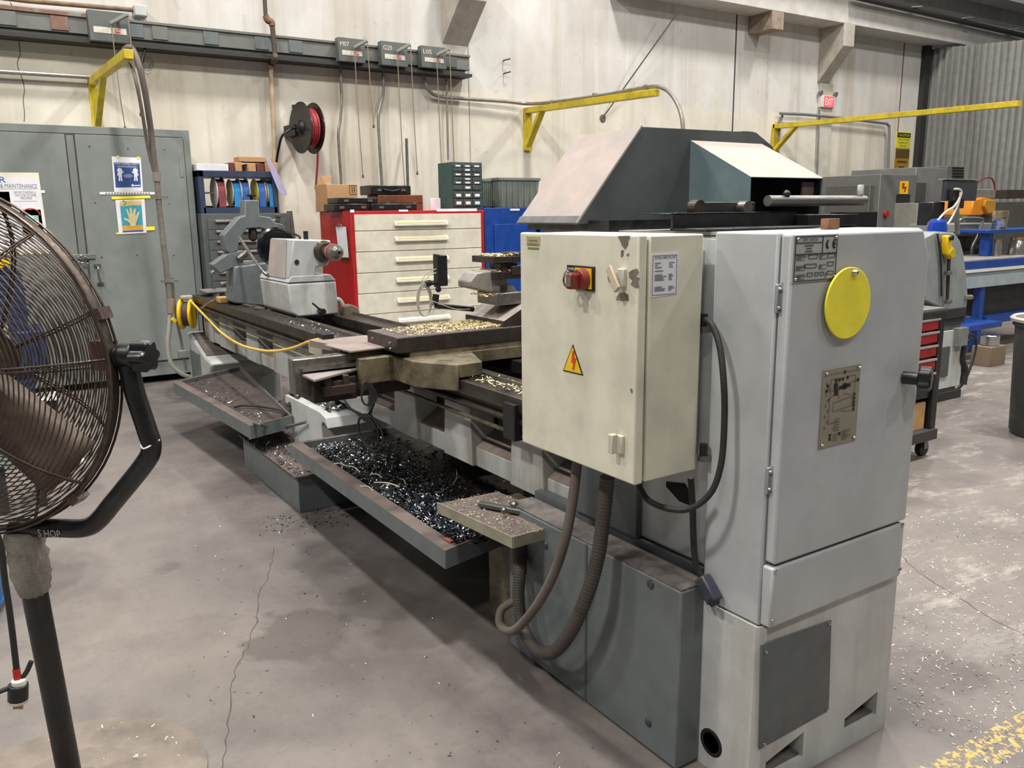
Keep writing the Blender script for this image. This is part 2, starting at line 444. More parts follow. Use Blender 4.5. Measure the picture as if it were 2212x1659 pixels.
for i in range(46):
    y = -.6+i*.105
    if 1.25 < y < 1.7 or y > 3.7: continue
    mb.rev((-9.405, y, 3.508), (1, 0, 0), [(.011, 0), (.008, .004)], 8)
mb.build('flange_rivets', M('white rivet', 'e6e3dc', .5), bw)

def busbox(y0, y1, z0, z1, code, label, cods, seed):
    t = thing('disconnect_switch', label, 'switch box', (-9.3, (y0+y1)/2, z0), 'disconnect switches on the busway')
    xf = -9.3
    B(-9.40, xf, y0, y1, z0, z1).build('housing', M('switch box paint', '5e615f', .45, dirt='4a4a46', amt=.5), t, bev=.006)
    h = z1-z0; w = y1-y0
    B(xf, xf+.004, y0+.04, y1-.04, z0+h*.27, z0+h*.47).build('label_strip', M('strip', 'cfcac0' if seed != 2 else '77776e', .6, dirt='8f8a80', amt=.5, scale=9), t)
    B(xf+.004, xf+.008, y0+w*.62, y0+w*.74, z0+h*.31, z0+h*.44).build('position_flag', M('flag orange red', 'cf4a2c', .5), t)
    MB().text('ON', (xf+.01, y0+w*.68, z0+h*.345), (0, 1, 0), (0, 0, 1), .022, .034, .5).build('flag_lettering', white, t)
    if code: MB().text(code, (xf+.002, y0+w*.07, z1-h*.36), (0, 1, 0), (0, 0, 1), h*.19, w*.33, 0).build('stencil', M('cream stencil', 'd6cfae', .6), t)
    a = Vector((xf+.05, y0+w*.52, z0+h*.58)); b = Vector((xf+.14, y0+w*.90, z0+h*.86))
    lv = MB().bar(a, b, .04, .03).bar((xf, y0+w*.7, z0+h*.72), (xf+.08, y0+w*.7, z0+h*.72), .03, .03).build('operating_lever', M('lever', '5f5d55' if code else '8c8f86', .5), t, bev=.003)
    cm = M('pull chain', '8d8069', .6, .3)
    for (q, L) in ((a, cods[0]), (b, cods[1])):
        if L: MB().tube([q, q+Vector((.01, .004, -L*.3)), q+Vector((.015, .012, -L*.7)), q+Vector((.01, .03, -L))], .0055, 6, 4).build('pull_chain', cm, t); 
        if L: MB().rev(q+Vector((.01, .03, -L-.04)), (0, 0, 1), [(.004, 0), (.014, .01), (.012, .035), (.004, .045)], 10).build('chain_tassel', M('tassel', '6b5036', .8), t)
    return t
busbox(1.285, 1.655, 3.27, 3.55, None, 'large pale grey switch box at the left of the busway above the yellow bracket', (.95, .9), 0)
busbox(3.80, 4.12, 3.29, 3.545, 'M07', 'busway switch box stencilled M07', (1.38, .9), 1)
busbox(4.32, 4.656, 3.29, 3.555, 'G20', 'busway switch box stencilled G20', (1.5, 1.42), 2)
busbox(4.835, 5.169, 3.305, 3.553, 'L05', 'busway switch box stencilled L05', (1.55, 1.55), 3)
# ------------------------------------------------------------------ wall pipes and conduits
def tubething(name, label, cat, pts, r, m, group=None, n=10, sm=8):
    o = MB().tube(pts, r, n, sm).build(name, m, None, origin=pts[-1]); return tag(o, label, cat, group)
XP = -9.52
tubething('wall_conduit', 'grey conduit dropping from the M07 box behind the cardboard box', 'conduit',
          [P(a, b, 'x', XP) for a, b in ((735, 137), (737, 190), (738, 215), (735, 260), (731, 285), (733, 330), (736, 372), (737, 392), (737, 402))], .016, galv)
tubething('wall_conduit', 'grey conduit dropping from the G20 box down behind the black case', 'conduit',
          [P(a, b, 'x', XP) for a, b in ((827, 145), (828, 180), (828, 200), (820, 235), (817, 255), (820, 320), (824, 380), (825, 402))], .018, galv)
tubething('wall_conduit', 'long bent conduit from the L05 box out to the middle yellow bracket', 'conduit',
          [P(913, 152, 'x', XP), P(917, 175, 'x', XP), P(927, 195, 'x', XP), P(945, 207, 'x', XP), P(1000, 213, 'x', XP), P(1090, 219, 'x', XP+.02),
           P(1140, 224, 'x', -9.45), P(1190, 221, 'y', 6.53), P(1300, 206, 'y', 6.53), P(1400, 188, 'y', 6.53), P(1435, 192, 'y', 6.56), P(1458, 215, 'y', 6.56), P(1472, 250, 'y', 6.56), P(1476, 290, 'y', 6.56), P(1478, 340, 'y', 6.56)], .022, galv)
tubething('wall_rod', 'long black rod standing against the wall behind the tool cases', 'rod',
          [P(878, 300, 'x', -9.5), P(881, 402, 'x', -9.3)], .017, blk, sm=0)
tubething('wall_rod', 'thin grey rod beside the green parts cabinet', 'rod',
          [P(964, 150, 'x', XP), P(968, 345, 'x', XP)], .014, galv, sm=0)
pm = M('old beige pipe', 'b9a78c', .7, dirt='8d7658', amt=.6, scale=6)
p = thing('water_pipe', 'vertical pipe with a dark elbow crossing the busway and beige lower run', 'pipe', (-9.45, 3.05, 2))
XA = -9.3
MB().tube([P(571, -12, 'x', XA), P(574, 36, 'x', XA)], .022, 12, 0).build('upper_pipe', M('dark iron pipe', '4b3f38', .55), p)
MB().tube([P(574, 34, 'x', XA), P(578, 44, 'x', XA), P(586, 47, 'x', XA), P(588, 56, 'x', XA)], .034, 12, 6).build('elbow', M('copper brown elbow', '7c5747', .5), p)
MB().tube([P(588, 52, 'x', XA), P(594, 118, 'x', XA)], .026, 12, 0).build('middle_pipe', M('dark iron pipe', '4b3f38', .55), p)
MB().tube([P(594, 118, 'x', XA), P(594, 128, 'x', XA), P(588, 134, 'x', -9.5), P(585, 142, 'x', -9.52)], .034, 12, 6).build('elbow', M('dark iron pipe', '4b3f38', .55), p)
MB().tube([P(585, 140, 'x', -9.52), P(594, 352, 'x', -9.52), (-9.52, P(600, 400, 'x', -9.52).y-.02, .1)], .026, 12, 0).build('lower_pipe', pm, p)
tubething('wall_conduit', 'shiny horizontal conduit at far left ending at the left yellow bracket', 'conduit',
          [Vector((-9.5, -1.2, P(0, 158, 'x', -9.5).z)), P(197, 167, 'x', -9.5)], .02, galv, sm=0)
jb = thing('junction_box_run', 'rusty conduit ending in a square pale junction box above the busway', 'conduit', (-9.5, 1.8, 3.6))
MB().tube([Vector((-9.5, -.5, P(0, -8, 'x', -9.5).z)), P(60, 2, 'x', -9.5), P(292, 22, 'x', -9.5)], .022, 10, 0).build('conduit', M('rusty conduit', '85705c', .6, .3, dirt='5f4634', amt=.8, scale=12), jb)
a = P(289, 8, 'x', -9.42); b = P(320, 36, 'x', -9.42)
B(-9.58, -9.42, a.y, b.y, b.z, a.z).build('junction_box', M('pale box', 'b8bab7', .5), jb, bev=.012)
# coil of loose wires under the first switch
mb = MB()
for i in range(7):
    c = P(318+rnd.uniform(-3, 3), 140+rnd.uniform(-6, 6), 'x', -9.4); r = rnd.uniform(.03, .055)
    mb.tube([c+Vector((0, cos(t)*r, sin(t)*r*1.3)) for t in [k*pi/4+i for k in range(8)]], .0018, 5, 3)
tag(mb.tube([P(314, 103, 'x', -9.4), P(311, 118, 'x', -9.4), P(307, 133, 'x', -9.4)], .014, 8).build('loose_wires', blk, None, origin=(-9.4, 1.8, 3.2)), 'black loose wire tangle hanging below the busway beside the first switch box', 'wire')
# guy cable + wall hooks, electrical conduit at right
tubething('guy_cable', 'thin dark cable running diagonally down to a hole in the wall', 'cable', [P(1476, 10, 'x', -9.2), P(1303, 253, 'x', -9.58)], .009, M('cable', '3a3532', .6), sm=0)
tag(MB().rev(P(1302, 256, 'x', -9.6), (1, 0, 0), [(.06, 0), (.05, .01), (.02, .015)], 9).build('cable_anchor', M('broken plaster', '6a5f55', .9), None, origin=P(1302, 256, 'x', -9.6)), 'dark anchor hole where the diagonal cable meets the wall', 'anchor')
for i, (px, py) in enumerate(((1087, 131), (1088, 159))):
    a = P(px, py, 'x', -9.6)
    tag(MB().tube([a, a+Vector((.08, 0, 0)), a+Vector((.09, .05, .015))], .008, 8, 3).build('wall_hook', darkm, None, origin=a), ('upper' if i == 0 else 'lower')+' of the two small metal hooks on the wall right of the busway', 'hook')
t = thing('wall_conduit', 'grey conduit loop on the wall behind the right yellow bracket', 'conduit', (-9.5, 13, 2))
MB().tube([P(1685, 245, 'x', -9.5), P(1760, 249, 'x', -9.5), P(1900, 265, 'x', -9.5), P(1918, 270, 'x', -9.5), P(1921, 285, 'x', -9.5), P(1918, 374, 'x', -9.5), P(1916, 420, 'x', -9.5)], .024, 10, 5).build('conduit', M('grey painted conduit', '77777a', .5), t)
MB().tube([P(1690, 250, 'x', -9.55), P(1686, 262, 'x', -9.55), P(1682, 300, 'x', -9.55), P(1680, 330, 'x', -9.55)], .022, 10, 4).build('conduit', M('grey painted conduit', '77777a', .5), t)
tubething('wall_conduit', 'thin vertical conduit below the exit sign', 'conduit', [P(1770, 236, 'x', -9.55), P(1765, 380, 'x', -9.55), P(1762, 480, 'x', -9.55)], .014, M('grey painted conduit', '77777a', .5), sm=0)
struct(B(-9.6, -9.57, 12.55, 12.9, 0, 3.7).build('trim_14', M('painted pilaster', 'c8c3b6', .7, dirt='a99f8c', amt=.5), bev=.01))

# ------------------------------------------------------------------ yellow jib brackets
def bracket(y, zt, L, label, lean=0., zb=2.42, brx=.42, w=.06, zend=None):
    zend = zt if zend is None else zend
    t = thing('wall_bracket', label, 'bracket', (XW, y, zb), 'yellow cable brackets on the wall')
    B(XW, XW+.05, y-w/2, y+w/2, zb, zt).build('post', yelj, t, bev=.003)
    MB().bar((XW+.02, y, zt-.035), (XW+L, y, zend-.035), w, .07).build('arm', yelj, t, bev=.003)
    MB().bar((XW+.03, y, zb+.06), (XW+brx, y, zt-.06), w*.8, .05).build('brace', yelj, t, bev=.003)
    return t
bk1 = bracket(1.298, 2.96, 2.13, 'yellow wall bracket carrying the drop cable above the tall grey cabinet', zb=2.40, brx=.8, w=.07, zend=2.90)
bk2 = bracket(6.53, 2.965, 2.5, 'yellow wall bracket in the middle of the wall carrying a bent conduit', zb=2.42, brx=.36, w=.11, zend=2.90)
bk3 = bracket(11.46, 2.98, 3.86, 'long yellow wall bracket at right with a bare arm', zb=2.5, brx=.43, w=.12, zend=2.92)
for x in (-9.0, -8.15, -7.25):
    c = Vector((x, 6.53, 2.95+(x+9.6)*-.02))
    B(x-.015, x+.015, 6.50, 6.56, c.z-.02, c.z+.06).build('pipe_clamp', galv, bk2)
# ------------------------------------------------------------------ hose reel
hr = thing('hose_reel', 'wall mounted black hose reel wound with red air hose', 'hose reel', (-9.55, 3.4, 2.3))
c = P(654, 278, 'x', -9.35)
cy = c.y; cz = c.z
ax = Vector((.12, -.99, 0)).normalized(); sd = Vector((.99, .12, 0))
cc = Vector((-9.27, cy+.02, cz))
B(XW, XW+.02, cy-.02, cy+.13, cz+.02, cz+.28).build('wall_plate', blk, hr)
MB().bar((XW+.02, cy+.06, cz+.24), (cc.x, cc.y+.04, cz+.2), .1, .03).bar((XW+.02, cy-.12, cz-.02), (cc.x, cc.y-.12, cz-.02), .04, .12).build('bracket_arm', blk, hr)
for s, nm in ((-.075, 'side_disc'), (.075, 'side_disc')):
    MB().rev(cc+ax*s, ax, [(.0, -.006), (.27, -.006), (.275, 0), (.27, .006), (.0, .006)], 40).build(nm, blkp, hr)
for i in range(5):
    q = cc+ax*(-.05+.025*i)
    MB().tube([q+(sd*cos(t)+Vector((0, 0, 1))*sin(t))*(.2-.008*(i % 2)) for t in [k*pi/12 for k in range(25)]], .013, 8, 2).build('hose_coil', redh, hr)
MB().rev(cc+ax*.08, ax, [(.09, 0), (.07, .03), (.03, .05), (0, .05)], 20).build('hub', blk, hr)
MB().tube([cc+ax*.09, cc+ax*.17+Vector((0, 0, -.01)), P(610, 293, 'x', -9.2), P(601, 325, 'x', -9.3), P(597, 350, 'x', -9.35)], .014, 8, 6).build('feed_hose', blk, hr)
MB().tube([P(672, 244, 'x', -9.25), P(681, 265, 'x', -9.22), P(686, 310, 'x', -9.22), P(686, 350, 'x', -9.25), P(683, 392, 'x', -9.3)], .013, 8, 6).build('free_hose', redh, hr)
MB().cyl(P(683, 392, 'x', -9.3), P(682, 410, 'x', -9.3), .014, n=10).build('hose_fitting', M('brass', 'b08d4f', .3, .9), hr)
# ================================================================== LATHE
L = thing('lathe', 'long grey engine lathe with cream electrical cabinet and end cover carrying a yellow disc', 'lathe', (-4.5, 1.95, 0))
lo = lambda s, n, m, **k: s.build(n, m, L, **k)
# ---- bed
YF, YB, ZT, ZB = 1.72, 2.24, .935, .545
XL, XR = -7.65, P(1258, 1030, 'y', 1.72).x
bed = MB()
# rails
def rail(mb, ya, yb, v=True):
    pr = [(ya, ZT-.055), (ya, ZT), (ya+.10, ZT), (ya+.115, ZT+.02 if v else ZT), (ya+.15, ZT), (yb, ZT), (yb, ZT-.055), (yb-.03, ZT-.12), (ya+.05, ZT-.12)]
    mb.prism([(XL, a, b) for a, b in pr], (XR-XL, 0, 0))
rb = MB(); rail(rb, 1.65, 1.86); rail(rb, 2.08, 2.27)
bed_o = lo(rb, 'bed_ways', [sld], bev=.004)
# pockets in the web, from left to right (pixel spans on the front web plane)
spans = [(-7.30, -7.08), (-6.62, -6.30), (-5.98, -5.66), (-4.62, -4.30), (-4.02, -3.74)]
for a, b in ((797, 850), (900, 957), (1020, 1100), (1175, 1240)):
    pa = P(a, 880 if a < 900 else 900 if a < 1000 else 940 if a < 1100 else 1030, 'y', YF).x
    pb = P(b, 880 if a < 900 else 900 if a < 1000 else 940 if a < 1100 else 1030, 'y', YF).x
    spans.append((pa, pb))
spans = sorted(spans); S2 = []
for s in spans:
    if S2 and s[0] < S2[-1][1]+.05: continue
    S2.append(s)
web = MB(); x = XL
for a, b in S2+[(XR, None)]:
    web.prism([(x, YF, ZB), (a, YF, ZB), (a-.02, YF, ZT-.11), (x+.02 if x > XL else x, YF, ZT-.11)], (0, .12, 0))
    if b is None: break
    web.prism([(a, YF+.015, ZB), (b, YF+.015, ZB), (b, YF+.015, ZB+.085), (a, YF+.015, ZB+.085)], (0, .1, 0))
    x = b
lo(B(XL, XR, YF+.14, YF+.16, ZB+.05, ZT-.1), 'pocket_shade_back', M('pocket shade paint', '47443f', .6, dirt='6f675c', amt=.7, scale=5, lo=.5))  # dark colour paints the shade inside the web pockets
web.box(XL, XR, YF+.005, YF+.13, ZT-.135, ZT-.09)
lo(web, 'bed_casting', [lgs], bev=.008)
for a, b in S2:
    lo(MB().prism([(a, YF+.02, ZB+.087), (a, YF+.135, ZB+.155), (a, YF+.135, ZB+.087)], (b-a, 0, 0)), 'pocket_sill', [M('stained dusty sill', '8d8078', .75, dirt='5c4a34', amt=.6, scale=9)])
rear = MB().box(XL, XR, 2.12, 2.22, ZB, ZT-.1)
for i in range(9): rear.box(XL+.3+i*.58, XL+.36+i*.58, YF+.1, 2.15, ZB+.05, ZT-.13)
lo(rear, 'rear_casting', [tgd])
lo(B(XL, XL+.06, YF, 2.22, ZB-.1, ZT-.06), 'bed_end_plate', lg, bev=.01)
lo(B(XL+.1, XR, 1.672, 1.7, ZT-.115, ZT-.075), 'feed_rack', M('rack steel', '4c463f', .4, .7))
# pier seams
for px in (900+80, 1130): pass
# feed rods
r0 = P(880, 828, 'y', 1.66); r1 = P(1105, 908, 'y', 1.66)
MB().cyl((XL+.15, 1.665, r0.z+.005), (XR, 1.665, r0.z+.005), .014, n=12).build('feed_rod', sld, L)
MB().cyl((XL+.15, 1.67, r0.z-.05), (XR, 1.67, r0.z-.05), .009, n=12).build('control_rod', oil, L)
q = P(1090, 905, 'y', 1.62)
B(q.x-.03, q.x+.05, 1.63, 1.7, q.z-.08, q.z+.06).build('rod_bracket', blk, L, bev=.004)
lo(B(-4.25, -2.70, 2.26, 2.275, 0, .62), 'rear_light_block', tgd)  # unseen panel added to keep light from under the bed
lo(B(-6.95, -5.1, 2.26, 2.275, 0, .62), 'rear_light_block', tgd)  # second added panel blocking light, tailstock side
# ---- left foot
lf = MB()
lf.prism([(-7.75, 1.60, .0), (-7.10, 1.60, .0), (-7.08, 1.60, .30), (-6.95, 1.60, .40), (-6.93, 1.60, .43), (-7.15, 1.60, .46), (-7.62, 1.60, .60), (-7.75, 1.60, .60)], (0, .62, 0))
lo(lf, 'left_foot', [lgd], bev=.02)
lo(B(-7.62, -7.3, 1.59, 1.6, .1, .46), 'left_foot_panel', tg, bev=.003)
lo(MB().prism([(-7.62, 1.62, .603), (-7.15, 1.62, .463), (-7.15, 1.9, .463), (-7.62, 1.9, .603)], (0, 0, .004)), 'foot_dust', dustd)
# ---- middle foot (hooked casting)
ym = 1.60
k = lambda px, py: P(px, py, 'y', ym)
outl = [k(616, 853), k(655, 872), k(690, 890), k(703, 903), k(708, 925), k(708, 927), k(702, 916), k(697, 911), k(694, 918)]
xr = k(695, 930).x; xl = k(632, 920).x
outl += [Vector((xr, ym, .216)), Vector((xl, ym, .216)), Vector((xl, ym, k(632, 880).z)), k(627, 868), k(620, 872), k(616, 868)]
lo(MB().prism(outl, (0, .45, 0)), 'middle_foot', [lgd], bev=.012)
c0 = k(690, 893)
lo(chips(260, lambda: (c0.x-.05+rnd.uniform(-.25, .08)+.0, ym+.05+rnd.uniform(0, .12), c0.z+.015+rnd.uniform(0, .02)), .035, rnd), 'foot_chips', chipm)['kind'] = 'stuff'
# ---- headstock tower & base
tw = MB()
tw.box(-2.685, -2.45, 1.62, 2.25, 0, .50)
lo(B(-2.45, -1.60, 1.69, 2.25, 0, .585), 'headstock_plinth', [tg])
lo(tw, 'headstock_pedestal', [oil], bev=.015)
hs = MB().prism([(XR+.003, 1.70, .588), (-1.57, 1.70, .588), (-1.57, 1.70, 1.535), (XR+.003, 1.70, 1.535)], (0, .56, 0))
lo(hs, 'headstock', [lg], bev=.012)
lo(B(XR+.01, P(1375, 1100, 'y', 1.675).x, 1.675, 1.70, .59, 1.05), 'headstock_side_panel', tgd, bev=.004)
lo(B(-2.44, XR, 1.72, 2.2, .937, 1.5), 'headstock_nose', sld, bev=.01)
a = P(1440, 1040, 'y', 1.70); b = P(1500, 1095, 'y', 1.70)
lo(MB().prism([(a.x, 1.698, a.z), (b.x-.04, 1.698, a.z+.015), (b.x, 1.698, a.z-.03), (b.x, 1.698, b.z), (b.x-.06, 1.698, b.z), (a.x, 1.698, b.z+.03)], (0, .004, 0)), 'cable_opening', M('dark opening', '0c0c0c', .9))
# dusty top strip of the headstock beside the cover
lo(MB().box(-2.40, -1.58, 1.70, 2.25, 1.536, 1.545), 'headstock_top', M('pale worn top', 'a8a6a2', .6, dirt='6f6a63', amt=.6, scale=6))
# ---- front cover box with dusty top
cv = MB().box(-2.44, -1.555, 1.565, 1.672, 0.004, .562)
cvo = lo(cv, 'front_cover', [tg], bev=.006)
B(-2.44, -1.557, 1.567, 1.672, .5625, .567).build('cover_dust', M('dark gritty film', '6a6461', .6, dirt='2f2b2a', amt=.8, scale=12), cvo)
screws(cvo, [P(1405, 1262, 'y', 1.563), P(1178, 1178, 'y', 1.563), P(1400, 1560, 'y', 1.563)], (0, -1, 0), .013, m=M('grey bolt', '3c403f', .4))
MB().box(-1.985, -1.975, 1.562, 1.566, .01, .56).build('cover_seam', tgd, cvo)
# ---- tool shelf with bar and balls
pts = [P(946, 1088, 'z', .535), P(1108, 1163, 'z', .535), P(1240, 1125, 'z', .535), P(1075, 1062, 'z', .535)]
sh = lo(MB().prism(pts, (0, 0, -.012)), 'tool_shelf', dustd)
sm = MB(); a, b, c = pts[0], pts[1], pts[2]
for u, v in ((a, b), (b, c)):
    d = (v-u).normalized(); nrm = Vector((d.y, -d.x, 0))*.004
    sm.prism([u+Vector((0, 0, .006)), v+Vector((0, 0, .006)), v+Vector((0, 0, -.035)), u+Vector((0, 0, -.035))], nrm)
sm.build('shelf_lip', M('dull cream edge', '97927f', .5, dirt='5f594b', amt=.6, scale=8), sh)
def onshelf():
    u, v = rnd.random(), rnd.random()
    return pts[0]+(pts[1]-pts[0])*u+(pts[3]-pts[0])*v+Vector((0, 0, .004))
o = chips(1000, onshelf, .0065, rnd).build('shelf_chips', M('mixed pale chips', 'b5ab93', .4, .4), sh); o['kind'] = 'stuff'
# ---- end cabinet
ec = MB().box(-1.567, -1.362, 1.66, 2.262, .515, 1.547)
eco = lo(ec, 'end_cabinet', [lg], bev=.006)
XD = -1.325
da, db = 1.688, 2.285
yl = P(1713, 503, 'x', XD).y; yr = P(2000, 640, 'x', XD).y; zt = P(1850, 500, 'x', XD).z; zb = P(1800, 1178, 'x', XD).z
dr = MB().prism([(-1.36, yl, zb), (-1.36, yr, zb), (-1.36, yr, zt-.075), (-1.36, yr-.035, zt-.0), (-1.36, yl, zt)], (-1.36*-1+XD, 0, 0))
door = lo(dr, 'gear_cover_door', [lg], bev=.008, seg=3)
# hinges
hm = M('painted hinge', '9a9da0', .35, .3)
for (px, py) in ((1677, 647), (1658, 1043)):
    z = P(px, py, 'x', -1.345).z; y = 1.672
    h = B(-1.362, -1.352, 1.655, 1.70, z-.035, z+.035).build('hinge', hm, door, bev=.002)
    MB().cyl((-1.348, y, z-.04), (-1.348, y, z+.04), .007, n=12).build('hinge_pin', hm, door)
    screws(door, [(-1.352, 1.661, z-.022), (-1.352, 1.661, z+.024), (-1.352, 1.692, z-.022), (-1.352, 1.692, z+.024)], (1, 0, 0), .005, 'hinge_screw')
# nameplate
def platey(px0, py0, px1, py1): return P(px0, py0, 'x', XD), P(px1, py1, 'x', XD)
a, b = platey(1713, 509, 1803, 600)
y0, y1, z1, z0 = a.y, b.y, a.z, b.z-.004
npz = B(XD, XD+.003, y0, y1, z0, z1).build('nameplate', plate, door)
W_, H_ = y1-y0, z1-z0
X1 = XD+.0045
def pt(u, v): return (X1, y0+W_*u, z0+H_*v)
def ln(mb, u0, v0, u1, v1, w=.0012):
    a, b = Vector(pt(u0, v0)), Vector(pt(u1, v1)); mb.bar(a, b, w, w, (1, 0, 0))
mb = MB()
for q in ((.04, .03, .97, .03), (.04, .97, .97, .97), (.04, .03, .04, .97), (.97, .03, .97, .97), (.04, .6, .97, .6), (.64, .6, .64, .97), (.04, .84, .64, .84)): ln(mb, *q, w=.0013)
for u, v, w, h in ((.34, .5, .2, .08), (.26, .3, .26, .08), (.33, .12, .12, .07), (.5, .12, .08, .07), (.62, .12, .08, .07), (.77, .5, .17, .08), (.77, .32, .14, .08), (.78, .13, .14, .07)):
    for q in ((u, v, u+w, v), (u, v+h, u+w, v+h), (u, v, u, v+h), (u+w, v, u+w, v+h)): ln(mb, *q, w=.001)
for v0 in (.55, .33, .14):
    for j in range(4):
        ln(mb, .07, v0-.03*j+.02, .07+(.24, .26, .13, .22)[j]*.9, v0-.03*j+.02, w=.0008)
        ln(mb, .58 if v0 > .2 else .73, v0-.03*j+.02, (.74, .66, .65, .76)[j] if v0 > .2 else .77, v0-.03*j+.02, w=.0008)
for v, w in ((.78, .2), (.72, .12), (.66, .16)): ln(mb, .34-w/2, v, .34+w/2, v, w=.0012)
mb.build('plate_print', ink, npz)
MB().text('ZMM  VRATSA', pt(.36, .873), (0, 1, 0), (0, 0, 1), H_*.06, W_*.34, .5).build('plate_lettering', ink, npz)
ce = MB()
for cx_ in (.78, .93):
    c = Vector(pt(cx_, .79)); r = H_*.09
    ce.tube([c+Vector((0, -cos(t)*r*.8, sin(t)*r)) for t in [(-75+i*150/8)*pi/180 for i in range(9)]], .0024, 6, 1)
c = Vector(pt(.93, .79)); ce.bar(c+Vector((0, -H_*.065, 0)), c+Vector((0, -H_*.0, 0)), .004, .004, (1, 0, 0))
ce.build('conformity_mark', ink, npz)
screws(npz, [pt(.07, .92), pt(.93, .93), pt(.06, .07), pt(.95, .07)], (1, 0, 0), .0045, 'plate_screw')
# yellow disc
c = P(1834, 655, 'x', XD+.016); rz = (P(1842, 580, 'x', XD).z-P(1842, 731, 'x', XD).z)/2
dk = MB().cyl((XD+.010, c.y, c.z), (XD+.016, c.y, c.z), rz, n=64).build('yellow_disc', yel, door, bev=.0015)
screws(dk, [(XD+.016, P(1844, 589, 'x', XD+.016).y, c.z+rz-.014)], (1, 0, 0), .009, 'disc_screw', l=.012)
# lubrication plate
a, b = P(1777, 802, 'x', XD), P(1846, 958, 'x', XD)
y0, y1, z1, z0 = a.y, P(1858, 790, 'x', XD).y, P(1800, 795, 'x', XD).z, P(1800, 962, 'x', XD).z
W_, H_ = y1-y0, z1-z0
lp = B(XD, XD+.003, y0, y1, z0, z1).build('lubrication_plate', plateb, door, bev=.001)
mb = MB()
for i in range(12): ln(mb, .12+i*.066, .93, .15+i*.066, .93, .001)
for q in ((.2, .3, .2, .86), (.2, .86, .5, .86), (.62, .87, .85, .87), (.85, .87, .85, .62), (.2, .3, .45, .31), (.1, .72, .3, .72), (.75, .79, .93, .79), (.3, .45, .8, .48), (.3, .45, .3, .56), (.3, .56, .8, .6), (.8, .48, .8, .6), (.55, .66, .8, .62), (.4, .68, .45, .6), (.5, .44, .8, .41), (.1, .58, .32, .67)): ln(mb, *q, w=.0006)
for i in range(9): ln(mb, .1+(i % 2)*.06, .24+i*.07, .1+(i % 2)*.06, .28+i*.07, .0009)
for j in range(5): ln(mb, .35-.04*(j % 2), .34-j*.035, .5, .34-j*.035, .0007)
for j in range(6): ln(mb, .58, .17-j*.022, .82-.05*(j % 3), .17-j*.022, .0006)
for j in range(4): ln(mb, .34, .15-j*.027, .5-.04*(j % 2), .15-j*.027, .0006)
def blob(u, v, s=.022):
    p = Vector(pt(u, v)); mb.box(p.x-.0005, p.x+.0005, p.y-W_*s, p.y+W_*s, p.z-W_*s*1.1, p.z+W_*s*1.1)
for u, v in ((.56, .93), (.34, .84), (.43, .84), (.52, .845), (.64, .855), (.1, .73), (.13, .79), (.93, .8), (.86, .62), (.86, .57), (.86, .52), (.86, .475), (.86, .425), (.27, .15), (.27, .1), (.52, .145)): blob(u, v)
for u, v in ((.34, .77), (.36, .69), (.58, .75)): blob(u, v, .045)
for i in range(4): ln(mb, .42, .72+i*.012, .74, .74+i*.012, .001)
mb.build('plate_diagram', ink, lp)
screws(lp, [pt(.07, .95), pt(.93, .96), pt(.06, .05), pt(.92, .05)], (1, 0, 0), .0045, 'plate_screw')
# black star knob on the door edge
c = P(1968, 815, 'x', XD+.01)
MB().cyl((XD-.002, c.y-.02, c.z), (XD+.035, c.y-.005, c.z), .018, n=20).build('knob_stem', blk, door)
kk = Vector((XD+.05, c.y+.004, c.z)); mb = MB()
rr = [.031+.005*cos(5*t) for t in [i*2*pi/40 for i in range(40)]]
axk = Vector((.92, .38, 0)); sk = Vector((-.38, .92, 0))
mb.loft([[kk+axk*h+(sk*cos(i*2*pi/40)+Vector((0, 0, 1))*sin(i*2*pi/40))*rr[i]*s for i in range(40)] for h, s in ((-.018, .8), (-.014, 1), (.012, 1), (.017, .8))])
mb.build('star_knob', blk, door)
# lower panel
z1 = P(1800, 1181, 'x', XD).z-.004; z0 = P(1662, 1360, 'x', XD).z
yl2, yr2 = P(1666, 1300, 'x', XD).y, P(1949, 1200, 'x', XD).y
lp = lo(MB().box(-1.36, XD, yl2, yr2, z0, z1), 'lower_panel', [lg], bev=.006)
screws(lp, [P(1675, 1234, 'x', XD), P(1669, 1342, 'x', XD), P(1943, 1229, 'x', XD), P(1949, 1133, 'x', XD)], (1, 0, 0), .006)
st = MB()
for px in (1806, 1812, 1820, 1827): st.tube([P(px+1, 1176+5, 'x', XD+.0008), P(px, 1230, 'x', XD+.0008), P(px-3, 1280+(px % 3)*8, 'x', XD+.0008)], .0016, 5, 3)
# ---- base casting of the end (with pockets)
XE = -1.346
def hole(y0, y1, z0, z1): return (y0, y1, z0, z1)
pk = [(1.70, 1.86, .055, .135), (2.05, 2.21, .062, .14)]
bs = MB()
ys = [1.675, 1.70, 1.86, 2.05, 2.21, 2.262]
def zz(y0, y1):
    for p in pk:
        if abs(p[0]-y0) < 1e-6: return p
for i in range(len(ys)-1):
    y0, y1 = ys[i], ys[i+1]; p = zz(y0, y1)
    if p:
        bs.prism([(XE, y0, p[3]-.035), (XE, y1, p[3]), (XE, y1, .512), (XE, y0, .512)], (-.17, 0, 0))
        bs.prism([(XE, y0, 0), (XE, y1, 0), (XE, y1, p[2]), (XE, y0, p[2])], (-.17, 0, 0))
    else: bs.box(XE-.17, XE, y0, y1, 0, .512)
bs.prism([(XE-.17, 1.655, 0), (XE-.02, 1.655, 0), (XE, 1.675, 0), (XE-.17, 1.675, 0)], (0, 0, .512))
bs.box(-1.6, XE-.17, 1.655, 2.262, 0, .512)
base = lo(bs, 'end_base', [lgd], ang=30)
